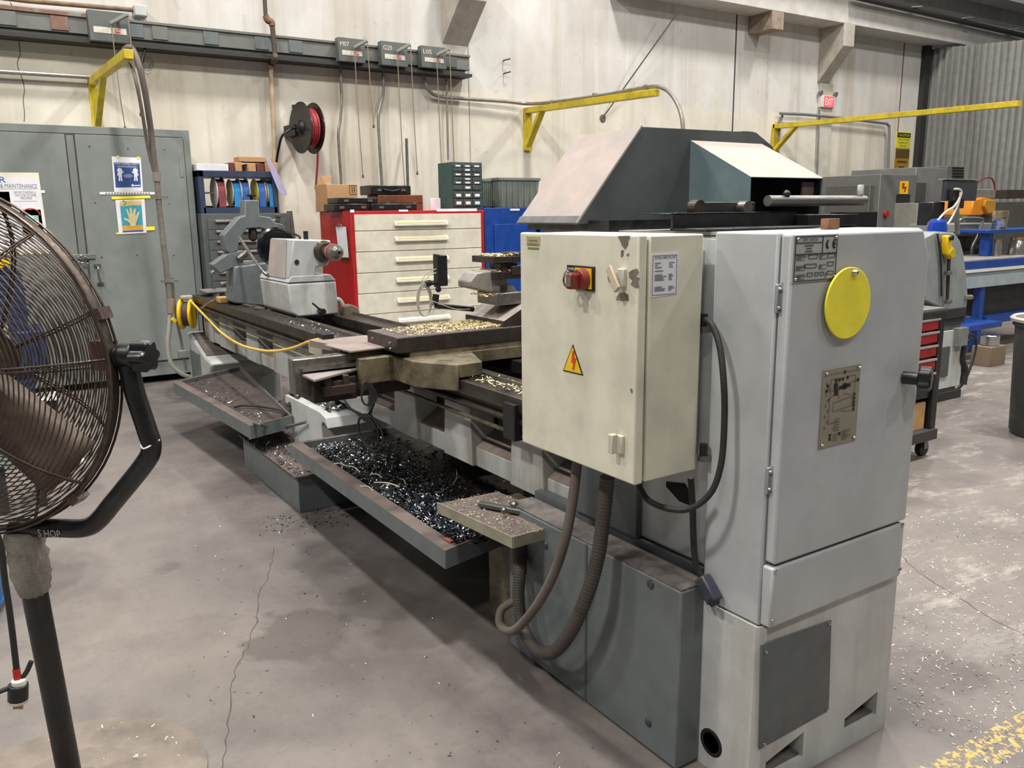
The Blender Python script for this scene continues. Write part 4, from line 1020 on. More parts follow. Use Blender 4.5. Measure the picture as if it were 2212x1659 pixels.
# ---- digital readout on its arm
XDp = -3.45
a, b = P(941, 549, 'x', XDp), P(962, 620, 'x', XDp)
ds = MB().box(XDp-.03, XDp+.02, a.y, a.y+.012, b.z, a.z).box(XDp-.035, XDp+.01, a.y+.012, b.y+.01, b.z+.006, a.z-.006)
dro = lo(ds, 'readout_display', [blk], bev=.004)
c0, c1, c2 = P(938, 636, 'x', XDp), P(939, 660, 'x', XDp), P(1022, 668, 'x', XDp)
mb = MB().cyl(c0+Vector((0, .01, 0)), c1, .016, n=14); mb.sph(P(926, 612, 'x', XDp), .016); mb.sph(P(947, 625, 'x', XDp), .014)
mb.cyl(P(926, 612, 'x', XDp), P(947, 612, 'x', XDp), .008, n=10)
lo(mb, 'readout_mount', [blk])
MB().tube([c1, c2], .013, 12, 0).build('readout_arm', blk, L)
gc = M('grey cable', 'a9a49a', .5)
mb = MB(); cc_ = P(917, 652, 'x', XDp)
for i in range(5):
    mb.tube([cc_+Vector((0, cos(t)*(.028+.003*i), sin(t)*(.068+.002*i)+.002*i)) for t in [k*pi/6 for k in range(13)]], .0022, 6, 4)
for s in ([(912, 622), (912, 605), (925, 588), (942, 581)], [(912, 625), (916, 608), (928, 595), (942, 589)], [(925, 680), (938, 670), (935, 655), (932, 650), (960, 660), (985, 668), (1015, 668)]):
    mb.tube([P(p[0], p[1], 'x', XDp+.02) for p in s], .0025, 6, 6)
lo(mb, 'readout_cables', [gc])
# ---- tailstock
TX = -5.41
t0 = MB(); tb_ = MB()
t0.prism([(TX, 1.83, .94), (TX, 1.79, .97), (TX, 1.775, 1.165), (TX, 2.11, 1.165), (TX, 2.12, .94)], (-.62, 0, 0))
tso = lo(t0, 'tailstock_base', [lgs], bev=.012)
lo(MB().prism([(TX+.004, 1.775, 1.168), (TX+.004, 1.80, 1.212), (TX+.004, 2.07, 1.212), (TX+.004, 2.11, 1.168)], (-.63, 0, 0)), 'tailstock_plate', [lg], bev=.006)
k_ = lambda px, py: P(px, py, 'x', TX)
prof = [k_(625, 604), k_(633, 517), k_(715, 519), k_(715, 560), k_(708, 574), k_(684, 578), k_(681, 600)]
bdy = lo(MB().prism(prof, (-.47, 0, 0)), 'tailstock_body', [lg], bev=.01)
y_a, z_a = prof[0].y, prof[0].z; y_b, z_b_ = prof[1].y, prof[1].z
MB().prism([(TX-.07, y_a-.003, z_a+.003), (TX-.45, y_a-.003, z_a+.003), (TX-.46, y_b-.003, z_b_-.004), (TX-.12, y_b-.003, z_b_-.004)], (0, -.002, 0)).build('dust_patch', dust, bdy)
qc = k_(699, 543)
MB().rev(qc, (1, 0, 0), [(.07, 0), (.072, .01), (.06, .03), (.055, .06), (.045, .06)], 28).build('quill_housing', sld, L)
MB().cyl(qc, qc+Vector((.14, 0, 0)), .036, n=24).build('quill', stl, L)
chk = MB().rev(qc+Vector((.14, 0, 0)), (1, 0, 0), [(.03, 0), (.052, .01), (.054, .06), (.05, .075), (.045, .10), (.028, .13), (.012, .135), (.012, .12)], 28).build('drill_chuck', stl, L)
MB().rev(qc+Vector((.165, 0, 0)), (1, 0, 0), [(.0555, 0), (.0565, .005), (.0565, .022), (.0555, .027)], 28, cap=False).build('chuck_collar', M('red and white collar', 'c2443c', .5), chk)
wc = P(597, 533, 'x', -6.02)
MB().rev(wc, (1, 0, 0), [(.0, .02), (.02, .03), (.03, .01), (.11, .015), (.125, .02), (.14, .01), (.142, -.005), (.13, -.02), (.11, -.01), (.03, -.01), (0, -.012)], 40).build('handwheel', M('gloss black wheel', '121318', .15, coat=.5), L)
MB().cyl(wc, Vector((TX-.4, wc.y, wc.z)), .03, n=16).build('wheel_shaft', sld, L)
MB().tube([P(517, 512, 'y', 1.74), P(545, 555, 'y', 1.74), P(572, 591, 'y', 1.76), P(583, 592, 'y', 1.80)], .011, 10, 5).build('clamp_lever', stl, L)
MB().tube([P(602, 494, 'y', 1.9), P(620, 500, 'y', 1.9), P(645, 510, 'y', 1.95), P(648, 517, 'y', 1.95)], .008, 10, 5).build('quill_lever', blkp, L)
q = P(661, 517, 'x', -5.55); MB().cyl(q+Vector((0, 0, -.02)), q+Vector((0, 0, .055)), .016, n=16).build('lock_pin', blk, L)
q = P(693, 672, 'x', TX+.02); MB().cyl(q+Vector((-.02, 0, 0)), q+Vector((.05, 0, 0)), .02, n=14).cyl(q+Vector((.03, 0, .0)), P(675, 655, 'x', TX+.08), .006, n=10).build('locking_handle', blk, L)
q = P(641, 566, 'x', TX+.002); MB().cyl(q, q+Vector((.004, 0, 0)), .016, n=16).build('filler_plug', sld, bdy)
# ---- steady rest
XS_ = -6.5
mb = MB()
ppoly(mb, [(517, 469), (529, 466), (529, 432), (560, 432), (561, 466), (584, 469), (606, 492), (600, 500), (578, 497), (560, 492), (533, 494), (516, 520), (515, 541), (497, 549), (488, 541), (483, 508)], XS_, .14)
ppoly(mb, [(458, 572), (476, 592), (507, 577), (522, 580), (528, 560), (516, 541), (490, 549)], XS_, .12)
sr = lo(mb, 'steady_rest', [tg], bev=.008)
lo(MB().prism([P(a, b, 'x', XS_+.03) for a, b in ((506, 576), (552, 570), (580, 566), (580, 655), (572, 662), (506, 655))], (-.24, 0, 0)), 'steady_base', [tg], bev=.012)
lo(MB().prism([P(a, b, 'x', XS_-.02) for a, b in ((572, 500), (588, 478), (612, 485), (622, 505), (600, 520), (580, 570), (565, 570))], (-.12, 0, 0)), 'steady_arm', [tgd], bev=.008)
c = P(543, 432, 'x', XS_-.06); MB().rev(c, (0, 0, 1), [(.012, 0), (.012, .02), (.035, .025), (.035, .04), (.01, .045)], 10).build('star_knob', blk, sr)
c = P(545, 493, 'x', XS_-.06); MB().rev(c+Vector((0, 0, -.1)), (0, 0, 1), [(.01, 0), (.03, .015), (.034, .03), (.034, .07), (.026, .1)], 16).build('roller_finger', sld, sr)
c = P(601, 470, 'x', XS_-.06); MB().rev(c+Vector((0, 0, -.03)), (0, 0, 1), [(.02, 0), (.02, .03), (.033, .035), (.033, .05), (.01, .055)], 14).build('clamp_knob', stl, sr)
MB().cyl(P(515, 560, 'x', XS_+.01), P(532, 546, 'x', XS_+.01), .028, n=14).build('roller_finger', stl, sr)
MB().cyl(P(462, 586, 'x', XS_-.05), P(456, 590, 'x', XS_-.05), .018, n=6).build('adjusting_nut', chrome, sr)
MB().box(XS_-.16, XS_-.04, P(580, 0, 'x', XS_).y, P(590, 0, 'x', XS_).y, .94, 1.0)
# pipe hook and lifting lug between tailstock and red cabinet
q = P(722, 660, 'x', -5.6)
MB().tube([q+Vector((0, -.02, .03)), q+Vector((0, .03, .04)), q+Vector((0, .06, .0)), q+Vector((0, .06, -.05))], .018, 10, 6).build('coolant_pipe', M('beige pipe', '9c998c', .5), L)
q = P(760, 672, 'z', .96)
lo(MB().prism([q+Vector((0, -.06, -.03)), q+Vector((0, -.05, .03)), q+Vector((0, .0, .045)), q+Vector((0, .05, .02)), q+Vector((0, .06, -.03))], (-.08, 0, 0)), 'travel_stop', [oil], bev=.005)

# ---- loose items on the bed
def bedpt(px, py, z=.94): return P(px, py, 'z', z)
a, b = bedpt(475, 655), bedpt(502, 655)
o = B(a.x-.12, a.x, a.y, a.y+.12, .936, .985).build('wood_block', wood, None, bev=.01, origin=a); tag(o, 'pale wooden block on the lathe bed beside the steady rest', 'wood block')
o = MB().tube([bedpt(436, 665, .95), bedpt(450, 655, .95), bedpt(462, 648, .96), bedpt(472, 636, .97)], .010, 8, 5).build('open_end_wrench', chrome, None, origin=bedpt(450, 655)); tag(o, 'small steel wrench pointing off the front of the lathe bed', 'wrench')
rp = P(470, 632, 'x', -7.45)
o = B(-7.6, -7.36, 1.70, 2.02, .956, .985).build('grey_rag', M('grey rag', '6f6f6c', .9, dirt='4a4846', amt=.6, scale=20), None, bev=.012, origin=(-7.48, 1.85, .956)); tag(o, 'folded grey rag under the wrench pile at the tail end of the bed', 'rag')
wl = ['topmost bright wrench in the small pile at the tail end of the bed', 'middle wrench in the small pile at the tail end of the bed', 'lowest wrench in the small pile at the tail end of the bed']
for i, (x0, y0, x1, y1) in enumerate(((462, 622, 490, 612), (440, 634, 490, 626), (445, 641, 480, 634))):
    a, b = P(x0, y0, 'x', -7.42-.02*i), P(x1, y1, 'x', -7.5-.02*i); d = (b-a).normalized()
    mb = MB().bar(a, b, .018, .008)
    for q in (a, b): mb.rev(q-Vector((0, 0, .006)), (0, 0, 1), [(.022, 0), (.022, .012), (.012, .012)], 12)
    tag(mb.build('wrench', chrome, None, origin=a), wl[i], 'wrench', 'wrenches on the lathe bed')
for i, (x0, y0, x1, y1) in enumerate(((530, 659, 556, 664), (553, 666, 574, 668))):
    a, b = bedpt(x0, y0, .945), bedpt(x1, y1, .945)
    tag(MB().cyl(a, b, .012 if i == 0 else .016, n=12).build('steel_pin', stl, None, origin=a), ('thin' if i == 0 else 'thick')+' steel pin lying between the steady rest and the tailstock', 'pin')
# chuck key bar with two balls on the tool shelf
kt = thing('chuck_wrench', 'flat steel bar with two ball knobs lying on the tool shelf', 'wrench', (-2.45, 1.55, .54))
a, b = P(1036, 1088, 'z', .55), P(1163, 1112, 'z', .55)
MB().bar(a, b, .028, .018).build('bar', M('grey green bar', '5f625c', .45, .5), kt, bev=.004)
for px, py, r in ((1111, 1092, .017), (1089, 1103, .012)):
    MB().sph(P(px, py, 'z', .556+r*.4), r).build('ball_knob', M('dull ball steel', '8d8a88', .25, .9), kt)
# ---- yellow cord reel with its cord
yr_ = thing('cord_reel', 'yellow plastic cord reel hanging at the tail end of the lathe bed', 'cord reel', (-7.7, 1.58, .6))
c = P(405, 678, 'x', -7.55)
axr = Vector((.45, .89, 0)); 
for s, r in ((-.045, .135), (.04, .13)):
    MB().rev(c+axr*s, axr, [(.0, -.02), (.05, -.022), (r-.03, -.018), (r-.005, -.01), (r, .0), (r-.005, .01), (r-.03, .015), (0, .015)], 40).build('reel_side', yelp, yr_)
MB().rev(c, axr, [(.10, -.03), (.105, -.02), (.105, .02), (.10, .03)], 30).build('wound_cord', M('dark core', '3d2f28', .6), yr_)
MB().box(c.x-.03, c.x+.03, c.y-.05, c.y+.05, c.z+.125, c.z+.16).build('handle_frame', M('grey reel plastic', 'a59a90', .5), yr_, bev=.01)
MB().bar(c+Vector((0, -.1, -.06)), c+Vector((0, -.13, -.03)), .03, .03).build('crank_tab', yelp, yr_, bev=.004)
cp = [(412, 650, 1.60), (425, 664, 1.58), (450, 690, 1.55), (480, 720, 1.53), (520, 745, 1.5), (565, 757, 1.48), (600, 758, 1.46), (635, 751, 1.44), (665, 739, 1.42), (690, 733, 1.42)]
o = MB().tube([P(a, b, 'y', y) for a, b, y in cp], .0085, 8, 6).build('cord', M('pale yellow cord', 'd9b552', .6), yr_)
# ================================================================== BACK-WALL FURNITURE
XC = -8.7
def yz(px, py, x): p = P(px, py, 'x', x); return p.y, p.z
# tall grey cabinet
gc_ = thing('storage_cabinet', 'tall green-grey double door steel cabinet with posters at the left', 'cabinet', (-9.0, .9, 0))
yR_, zT_ = yz(411, 282, XC)
yR_ = 1.985
B(-9.55, XC, -1.2, yR_, .07, 2.418).build('cabinet_body', cabg, gc_, bev=.004)
for y in (-1.1, .5, 1.85): B(-9.5, XC-.03, y-.05, y+.05, 0, .075).build('skid', darkm, gc_)
yl1 = yz(138, 290, XC)[0]; yl2 = yz(161, 292, XC)[0]; yr1 = yz(393, 294, XC)[0]
zt1 = yz(150, 290, XC)[1]; zb1 = .22
dl = B(XC, XC+.02, -.9, yl1, zb1, zt1).build('cabinet_door', cabg, gc_, bev=.003)
dr_ = B(XC, XC+.02, yl2, yr1, zb1, zt1).build('cabinet_door', cabg, gc_, bev=.003)
for y in (yl1+.004, yl2-.012, yr1): B(XC+.0, XC+.003, y, y+.008, zb1, zt1).build('door_gap', jm, gc_)
B(XC, XC+.003, -.9, yr1, zt1, zt1+.01).build('door_gap', jm, gc_); B(XC, XC+.003, -.9, yr1, zb1-.01, zb1).build('door_gap', jm, gc_)
B(XC, XC+.025, yr1-.05, yr1-.02, yz(390, 325, XC)[1]-.25, yz(390, 325, XC)[1]).build('long_hinge', cabg, dr_, bev=.003)
# handles and latch
a, b = P(210, 575, 'x', XC+.02), P(217, 612, 'x', XC+.02)
MB().tube([a, a+Vector((.05, 0, -.01)), a+Vector((.055, 0, -.08)), b+Vector((.045, 0, .01)), b], .010, 8, 5).box(XC+.02, XC+.03, a.y-.03, a.y+.03, a.z-.008, a.z+.02).box(XC+.02, XC+.03, b.y-.03, b.y+.03, b.z-.02, b.z+.008).build('pull_handle', M('grey metal handle', '8d8d88', .3, .8), dr_)
a, b = P(151, 550, 'x', XC+.03), P(207, 559, 'x', XC+.03)
lt = B(XC+.02, XC+.035, a.y, b.y, b.z, a.z).build('latch_bar', M('latch grey', '84867f', .4, .4), dr_, bev=.003)
c = P(177, 560, 'x', XC+.05)
MB().tube([c+Vector((0, cos(t)*.034, sin(t)*.034)) for t in [k*pi/6 for k in range(13)]], .005, 8, 3).build('latch_ring', chrome, lt)
MB().tube([P(a, b, 'x', XC+.05) for a, b in ((170, 575), (171, 568), (188, 568), (191, 575), (197, 618), (194, 622), (189, 618))], .004, 8, 4).build('wire_pull', chrome, lt)
for px, py in ((193, 316), (276, 321), (355, 323), (206, 438), (366, 439), (220, 555), (296, 551), (375, 551)):
    c = P(px, py, 'x', XC+.02); MB().rev(c, (1, 0, 0), [(.009, 0), (.006, .004)], 8).build('rivet', chrome, dr_)
# posters (each a thin sheet taped on the door)
xs = XC+.0225
def sheet(name, label, px, mats=white, d=.002):
    a, b, c, e = [P(x, y, 'x', xs) for x, y in px]
    t = thing(name, label, name.split('_')[-1], tuple(a))
    MB().prism([a, b, c, e], (d, 0, 0)).build('paper', mats, t)
    def uv(u, v):
        top = a+(b-a)*u; bot = e+(c-e)*u; p = top+(bot-top)*v; return Vector((xs+d+.0006, p.y, p.z))
    return t, uv
def quad(mb, uv, u0, v0, u1, v1, off=0.):
    mb.prism([uv(u0, v0)+Vector((off, 0, 0)), uv(u1, v0)+Vector((off, 0, 0)), uv(u1, v1)+Vector((off, 0, 0)), uv(u0, v1)+Vector((off, 0, 0))], (.0006, 0, 0)); return mb
def uvt(mb, uv, s, u0, u1, v, h, al=.5):
    p = uv((u0+u1)/2, v); w = (uv(u1, v)-uv(u0, v)).length; mb.text(s, p+Vector((.0012, 0, 0)), (0, 1, 0), (0, 0, 1), h, w, .5); return mb
ps, uv = sheet('safety_poster', 'blue COVID safety poster with two white figures taped on the tall grey cabinet', ((241, 338), (304, 341), (309, 414), (247, 416)))
bl_ = M('poster blue', '2d4a8c', .6)
f = quad(MB(), uv, .06, .16, .94, .86).build('blue_field', bl_, ps)
mb = uvt(MB(), uv, 'Prevent Spreading COVID-19', .1, .9, .215, .022)
mb.build('lettering', white, ps)
mb = MB()
for v in (.25, .28): quad(mb, uv, .16, v, .84, v+.008, .001)
for v in (.49, .57): quad(mb, uv, .4, v, .62, v+.01, .001)
quad(mb, uv, .34, .53, .68, .545, .001)
for u, s in ((.24, 1), (.78, -1)):
    c = uv(u, .38); mb.cyl(c, c+Vector((.001, 0, 0)), .022, n=16)
    for pts in ([(-.05, .42), (.06, .42), (.06, .56), (-.05, .56)], [(-.05, .56), (.0, .56), (-.01, .68), (-.06, .68)], [(.01, .56), (.06, .56), (.07, .68), (.02, .68)],
                [(.05, .44), (.12, .40), (.13, .43), (.06, .48)], [(-.05, .42), (-.1, .5), (-.08, .54), (-.04, .48)]):
        mb.prism([uv(u+a*s, b)+Vector((.001, 0, 0)) for a, b in pts], (.0006, 0, 0))
quad(mb, uv, .7, .8, .92, .83, .001); c = uv(.65, .81); mb.cyl(c, c+Vector((.0016, 0, 0)), .012, n=10)
mb.build('figures', white, ps)
for u in (.2, .9): quad(MB(), uv, u-.04, -.03, u+.06, .03, .001).build('tape_piece', yel, ps)
hp, uv = sheet('hand_poster', 'yellow and teal hand safety poster taped on the tall grey cabinet', ((249, 432), (312, 430), (317, 503), (257, 506)))
tl = M('poster teal', '3f9fb4', .6); pyl = M('poster yellow', 'e3b95a', .6)
quad(MB(), uv, .14, .04, .88, .17).build('header_band', pyl, hp)
uvt(MB(), uv, '5', .24, .36, .155, .06).build('lettering', M('poster green', '2b8a80', .6), hp)
mb = MB()
for v in (.06, .1, .135): quad(mb, uv, .5, v, .86, v+.02, .001)
mb.build('header_print', M('pale print', 'f1dcae', .6), hp)
quad(MB(), uv, .14, .18, .88, .76).build('teal_field', tl, hp)
mb = MB(); hand = [(.42, .78), (.43, .7), (.33, .62), (.24, .58), (.22, .55), (.27, .53), (.37, .57), (.41, .56), (.36, .38), (.33, .28), (.37, .26), (.41, .36), (.45, .46), (.46, .3), (.47, .24), (.52, .24), (.53, .3), (.54, .46), (.58, .34), (.62, .26), (.67, .28), (.65, .38), (.63, .5), (.70, .42), (.75, .36), (.79, .39), (.74, .5), (.68, .62), (.62, .72), (.62, .78)]
mb.prism([uv(a, b)+Vector((.001, 0, 0)) for a, b in hand], (.0006, 0, 0)); mb.build('hand_drawing', M('hand tan', 'e3cf9c', .6), hp)
quad(MB(), uv, .14, .76, .88, .9).build('footer_band', M('poster amber', 'e0a83a', .6), hp)
quad(MB(), uv, .14, .91, .88, .95).build('footer_line', bl_, hp)
for q in ((-.12, -.1, 1.2, -.02), (-.1, .95, .02, 1.0), (.98, .82, 1.3, .93)): quad(MB(), uv, *q, off=.0008).build('tape_piece', yel, hp)
ls, uv = sheet('label_strip', 'thin white label strip between the two posters on the tall grey cabinet', ((215, 415), (338, 415), (338, 420), (215, 420)))
mb = MB()
for i in range(16): quad(mb, uv, .1+i*.05, .3, .1+i*.05+.03, .75)
mb.build('print', inkg, ls)
mp, uv = sheet('maintenance_poster', 'large CLEANING AND MAINTENANCE poster partly hidden behind the fan', ((-95, 372), (83, 373), (108, 548), (-70, 553)), M('cream paper', 'e9e4d0', .7))
quad(MB(), uv, .0, .06, .985, .93).build('white_field', white, mp)
uvt(MB(), uv, 'R', .5, .58, .12, .05).build('logo_lettering', M('logo blue', '2f57b5', .5), mp)
mb = uvt(MB(), uv, 'CLEANING & MAINTENANCE', .2, .96, .185, .035); uvt(mb, uv, 'BEFORE STARTING A', .66, .93, .255, .022); uvt(mb, uv, 'NEW JOB ON SAME', .67, .93, .29, .022); uvt(mb, uv, 'MACHINE', .73, .87, .325, .022)
quad(mb, uv, .3, .195, .96, .198, .001); quad(mb, uv, .64, .345, .93, .348, .001)
mb.build('lettering', inkg, mp)
quad(MB(), uv, .4, .23, .6, .45).build('photo', M('photo dark', '5a5a50', .5, dirt='a09f8a', amt=.8, scale=20), mp)
f = quad(MB(), uv, .7, .45, .96, .63).build('photo', M('photo dark2', '2f3836', .5, dirt='6b7a55', amt=.8, scale=20), mp)
quad(MB(), uv, .72, .52, .92, .63, .001).build('photo_machine', M('photo teal', '8fc4b8', .5), mp)
mb = MB(); c = uv(.83, .52)+Vector((.002, 0, 0)); mb.tube([c+Vector((0, cos(t)*.07, sin(t)*.06)) for t in [k*pi/8 for k in range(9)]], .005, 6, 3); mb.build('photo_wheel', inkr, mp)
quad(MB(), uv, .7, .64, .96, .76).build('photo', M('photo dark', '5a5a50', .5), mp)
o = MB().prism([P(a, b, 'x', xs) for a, b in ((88, 411), (97, 411), (97, 417), (88, 417))], (.002, 0, 0)).build('sticker', white, None, origin=P(92, 414, 'x', xs)); tag(o, 'tiny white sticker right of the maintenance poster', 'sticker')
# drop cable from the left bracket + conduit pole in front of the cabinet
dc = thing('drop_conduit', 'grey conduit arching off the left yellow bracket down in front of the tall cabinet', 'conduit', (-7.6, 1.9, .2))
top = [P(262, 118, 'y', 1.30), P(275, 103, 'y', 1.32), P(287, 108, 'y', 1.36), P(300, 140, 'x', -7.5), P(311, 185, 'x', -7.5), P(320, 240, 'x', -7.55), P(327, 290, 'x', -7.6), P(333, 345, 'x', -7.6), P(338, 378, 'x', -7.6)]
MB().tube(top, .024, 12, 8).build('flexible_hose', hosem, dc)
MB().tube([P(212, 178, 'y', 1.30), P(240, 140, 'y', 1.30), P(262, 118, 'y', 1.30)], .022, 12, 6).build('arm_conduit', galv, dc)
MB().tube([P(338, 374, 'x', -7.6), P(344, 450, 'x', -7.6), P(357, 560, 'x', -7.6), P(367, 650, 'x', -7.6)], .024, 12, 3).build('rigid_pipe', galv, dc)
MB().tube([P(278, 128, 'y', 1.36), P(290, 160, 'x', -7.5), P(305, 230, 'x', -7.5), P(320, 320, 'x', -7.6), P(335, 380, 'x', -7.6)], .014, 10, 6).build('thin_hose', hosem, dc)
MB().tube([P(372, 600, 'x', -7.65), P(380, 680, 'x', -7.65), P(392, 740, 'x', -7.65), P(402, 800, 'x', -7.65)], .012, 10, 3).build('support_strut', galv, dc)
MB().cyl(P(367, 645, 'x', -7.6), P(369, 676, 'x', -7.6), .034, n=18).build('conduit_fitting', M('ribbed fitting', '9b8f88', .4, .3), dc)
MB().cyl(P(338, 372, 'x', -7.6), P(339, 392, 'x', -7.6), .032, n=18).build('conduit_fitting', M('ribbed fitting', '9b8f88', .4, .3), dc)
for px, py in ((343, 427), (364, 607)):
    c = P(px, py, 'x', -7.6); B(c.x-.01, c.x+.03, c.y-.06, c.y+.07, c.z-.012, c.z+.012).build('conduit_clamp', galv, dc)
MB().tube([P(368, 672, 'x', -7.6), P(366, 710, 'x', -7.6), P(363, 745, 'x', -7.6), P(370, 785, 'x', -7.6), P(390, 806, 'x', -7.6), P(412, 815, 'x', -7.62)], .02, 12, 8).build('lower_hose', M('pale grey hose', 'a8a69c', .5), dc)
a = P(385, 758, 'x', -7.62); b = P(430, 770, 'x', -7.62); MB().box(-7.66, -7.62, a.y, b.y, b.z, a.z).build('strut_channel', M('pale steel', 'a0a6a5', .4, .4), dc, bev=.004)

# ---- grey drawer cabinet with blue rack of cloth rolls
XG = -8.55
dcb = thing('drawer_cabinet', 'dark grey drawer cabinet behind the steady rest below the blue rack', 'drawer cabinet', (-8.9, 2.4, 0))
y0, zt_g = yz(427, 462, XG); y1, _ = yz(625, 458, XG); y0 = max(y0, 2.0)
B(-9.3, XG, y0, y1, 0.02, zt_g).build('cabinet_body', cabd, dcb, bev=.004)
for i in range(9):
    zc = P(520, 478+i*22, 'x', XG).z
    d_ = B(XG, XG+.015, y0+.05, y1-.05, zc-.075, zc+.02).build('drawer', cabd, dcb, bev=.002)
    B(XG+.015, XG+.045, y0+.12, y1-.12, zc-.006, zc+.016).build('drawer_handle', M('pale drawer pull', 'a89e97', .4, .4, dirt='6e5f58', amt=.6, scale=14), d_, bev=.003)
rk = thing('rack', 'small blue-grey steel rack holding cloth rolls on the grey drawer cabinet', 'rack', (-8.8, 2.4, 1.65))
ya, za = yz(427, 368, XG-.05); yb_, _ = yz(600, 368, XG-.05)
for y in (ya, yb_-.06): B(XG-.45, XG-.05, y, y+.05, zt_g, za).build('side_panel', navy, rk, bev=.003)
B(XG-.45, XG-.05, ya, yb_, za-.06, za).build('top_shelf', navy, rk, bev=.003)
B(XG-.45, XG-.41, ya+.03, yb_-.03, zt_g, zt_g+.08).build('rear_rail', navy, rk)
B(XG-.09, XG-.05, ya+.03, yb_-.03, zt_g, zt_g+.06).build('front_rail', navy, rk)
zr = P(500, 417, 'x', XG-.2).z
MB().cyl((XG-.2, ya, zr), (XG-.2, yb_, zr), .009, n=10).build('rod', chrome, rk)
rolls = [(463, .150, beltr, 'white', 'maroon cloth roll on the rack rod, leftmost'), (497, .135, beltc, 'tan', 'bright blue cloth roll with a hanging end, left of the white-faced roll'), (515, .145, beltb, 'white', 'blue cloth roll with a cream face in the middle of the rack'), (550, .14, beltb, 'yellow', 'blue cloth roll with a yellow face right of the rack middle'), (572, .135, beltc, 'tan', 'light blue cloth roll at the right end of the rack')]
for px, r, m, fc, lb in rolls:
    y = yz(px, 417, XG-.2)[0]
    t = thing('cloth_roll', lb, 'cloth roll', (XG-.2, y, zr), 'abrasive cloth rolls on the rack')
    MB().rev((XG-.2, y, zr), (0, 1, 0), [(r*.9, 0), (r*.9, .075)], 32).build('cloth', m, t)
    fm = {'white': whitep, 'tan': disk, 'yellow': M('yellow reel label', 'c9bf4a', .6)}[fc]
    MB().rev((XG-.2, y-.006, zr), (0, 1, 0), [(.0, 0), (r, 0), (r, .006), (0, .006)], 32).build('reel_side', fm, t)
    MB().rev((XG-.2, y+.075, zr), (0, 1, 0), [(.0, 0), (r, 0), (r, .006), (0, .006)], 32).build('reel_side', disk, t)
    MB().tube([(XG-.2+r*.9, y+.025, zr), (XG-.2+r*.95, y+.025, zr-.1), (XG-.2+r*.9, y+.025, zr-.2)], .004, 4, 3)
    mb = MB(); 
    for s in range(6):
        z = zr-.045*s; x = XG-.2+r*(.93+.03*sin(s))
        mb.box(x-.002, x+.002, y+.004, y+.071, z-.047, z)
    mb.build('hanging_end', m, t)
# boxes on the rack
def pxbox(name, label, cat, px0, py0, px1, py1, xf, dep, m, z=None, group=None, bev=.004):
    a, b = P(px0, py0, 'x', xf), P(px1, py1, 'x', xf); z0 = b.z if z is None else z
    o = B(xf-dep, xf, a.y, b.y, z0, a.z).build(name, m, None, bev=bev, origin=(xf-dep/2, (a.y+b.y)/2, z0)); return tag(o, label, cat, group)
ztop = za
pxbox('flat_box', 'long white printed box on top of the rack', 'box', 424, 353, 494, 366, XG-.08, .3, white, ztop)
pxbox('flat_box', 'small dark red box end between the white box and cardboard boxes', 'box', 494.5, 351, 506, 366, XG-.08, .25, cardd, ztop)
pxbox('cardboard_box', 'small cardboard box right of the dark red box on the rack', 'box', 507, 350, 523, 366, XG-.08, .25, card, ztop)
pxbox('cardboard_box', 'cardboard box with a small white label on the rack, under the long box', 'box', 535, 353, 553, 367, XG-.06, .25, card, ztop)
pxbox('cardboard_box', 'dark red cardboard carton on the rack under the long box', 'box', 554, 353, 571, 367, XG-.06, .25, cardd, ztop)
pxbox('cardboard_box', 'cardboard box at the right end of the rack behind the lavender strip', 'box', 572, 351, 600, 367, XG-.08, .25, card, ztop)
zz2 = P(560, 351, 'x', XG-.08).z+.004
pxbox('cardboard_box', 'long cardboard box lying on top of the other boxes on the rack', 'box', 516, 338, 590, 351, XG-.08, .2, card, zz2)
o = MB().prism([P(a, b, 'x', XG+.0) for a, b in ((572, 338), (580, 338), (596, 365), (621, 420), (613, 424), (601, 411), (586, 375))], (.003, 0, 0)).build('paper_strip', lav, None, origin=P(596, 365, 'x', XG)); tag(o, 'lavender strip hanging down from the boxes on the rack', 'strip')
tubething('upright_tube', 'brown upright tube behind the steady rest beside the drawer cabinet', 'tube', [P(625, 456, 'x', -8.6), P(632, 512, 'x', -8.6), Vector((-8.6, P(632, 512, 'x', -8.6).y, .05))], .03, M('brown tube', '5b514c', .6), sm=0)

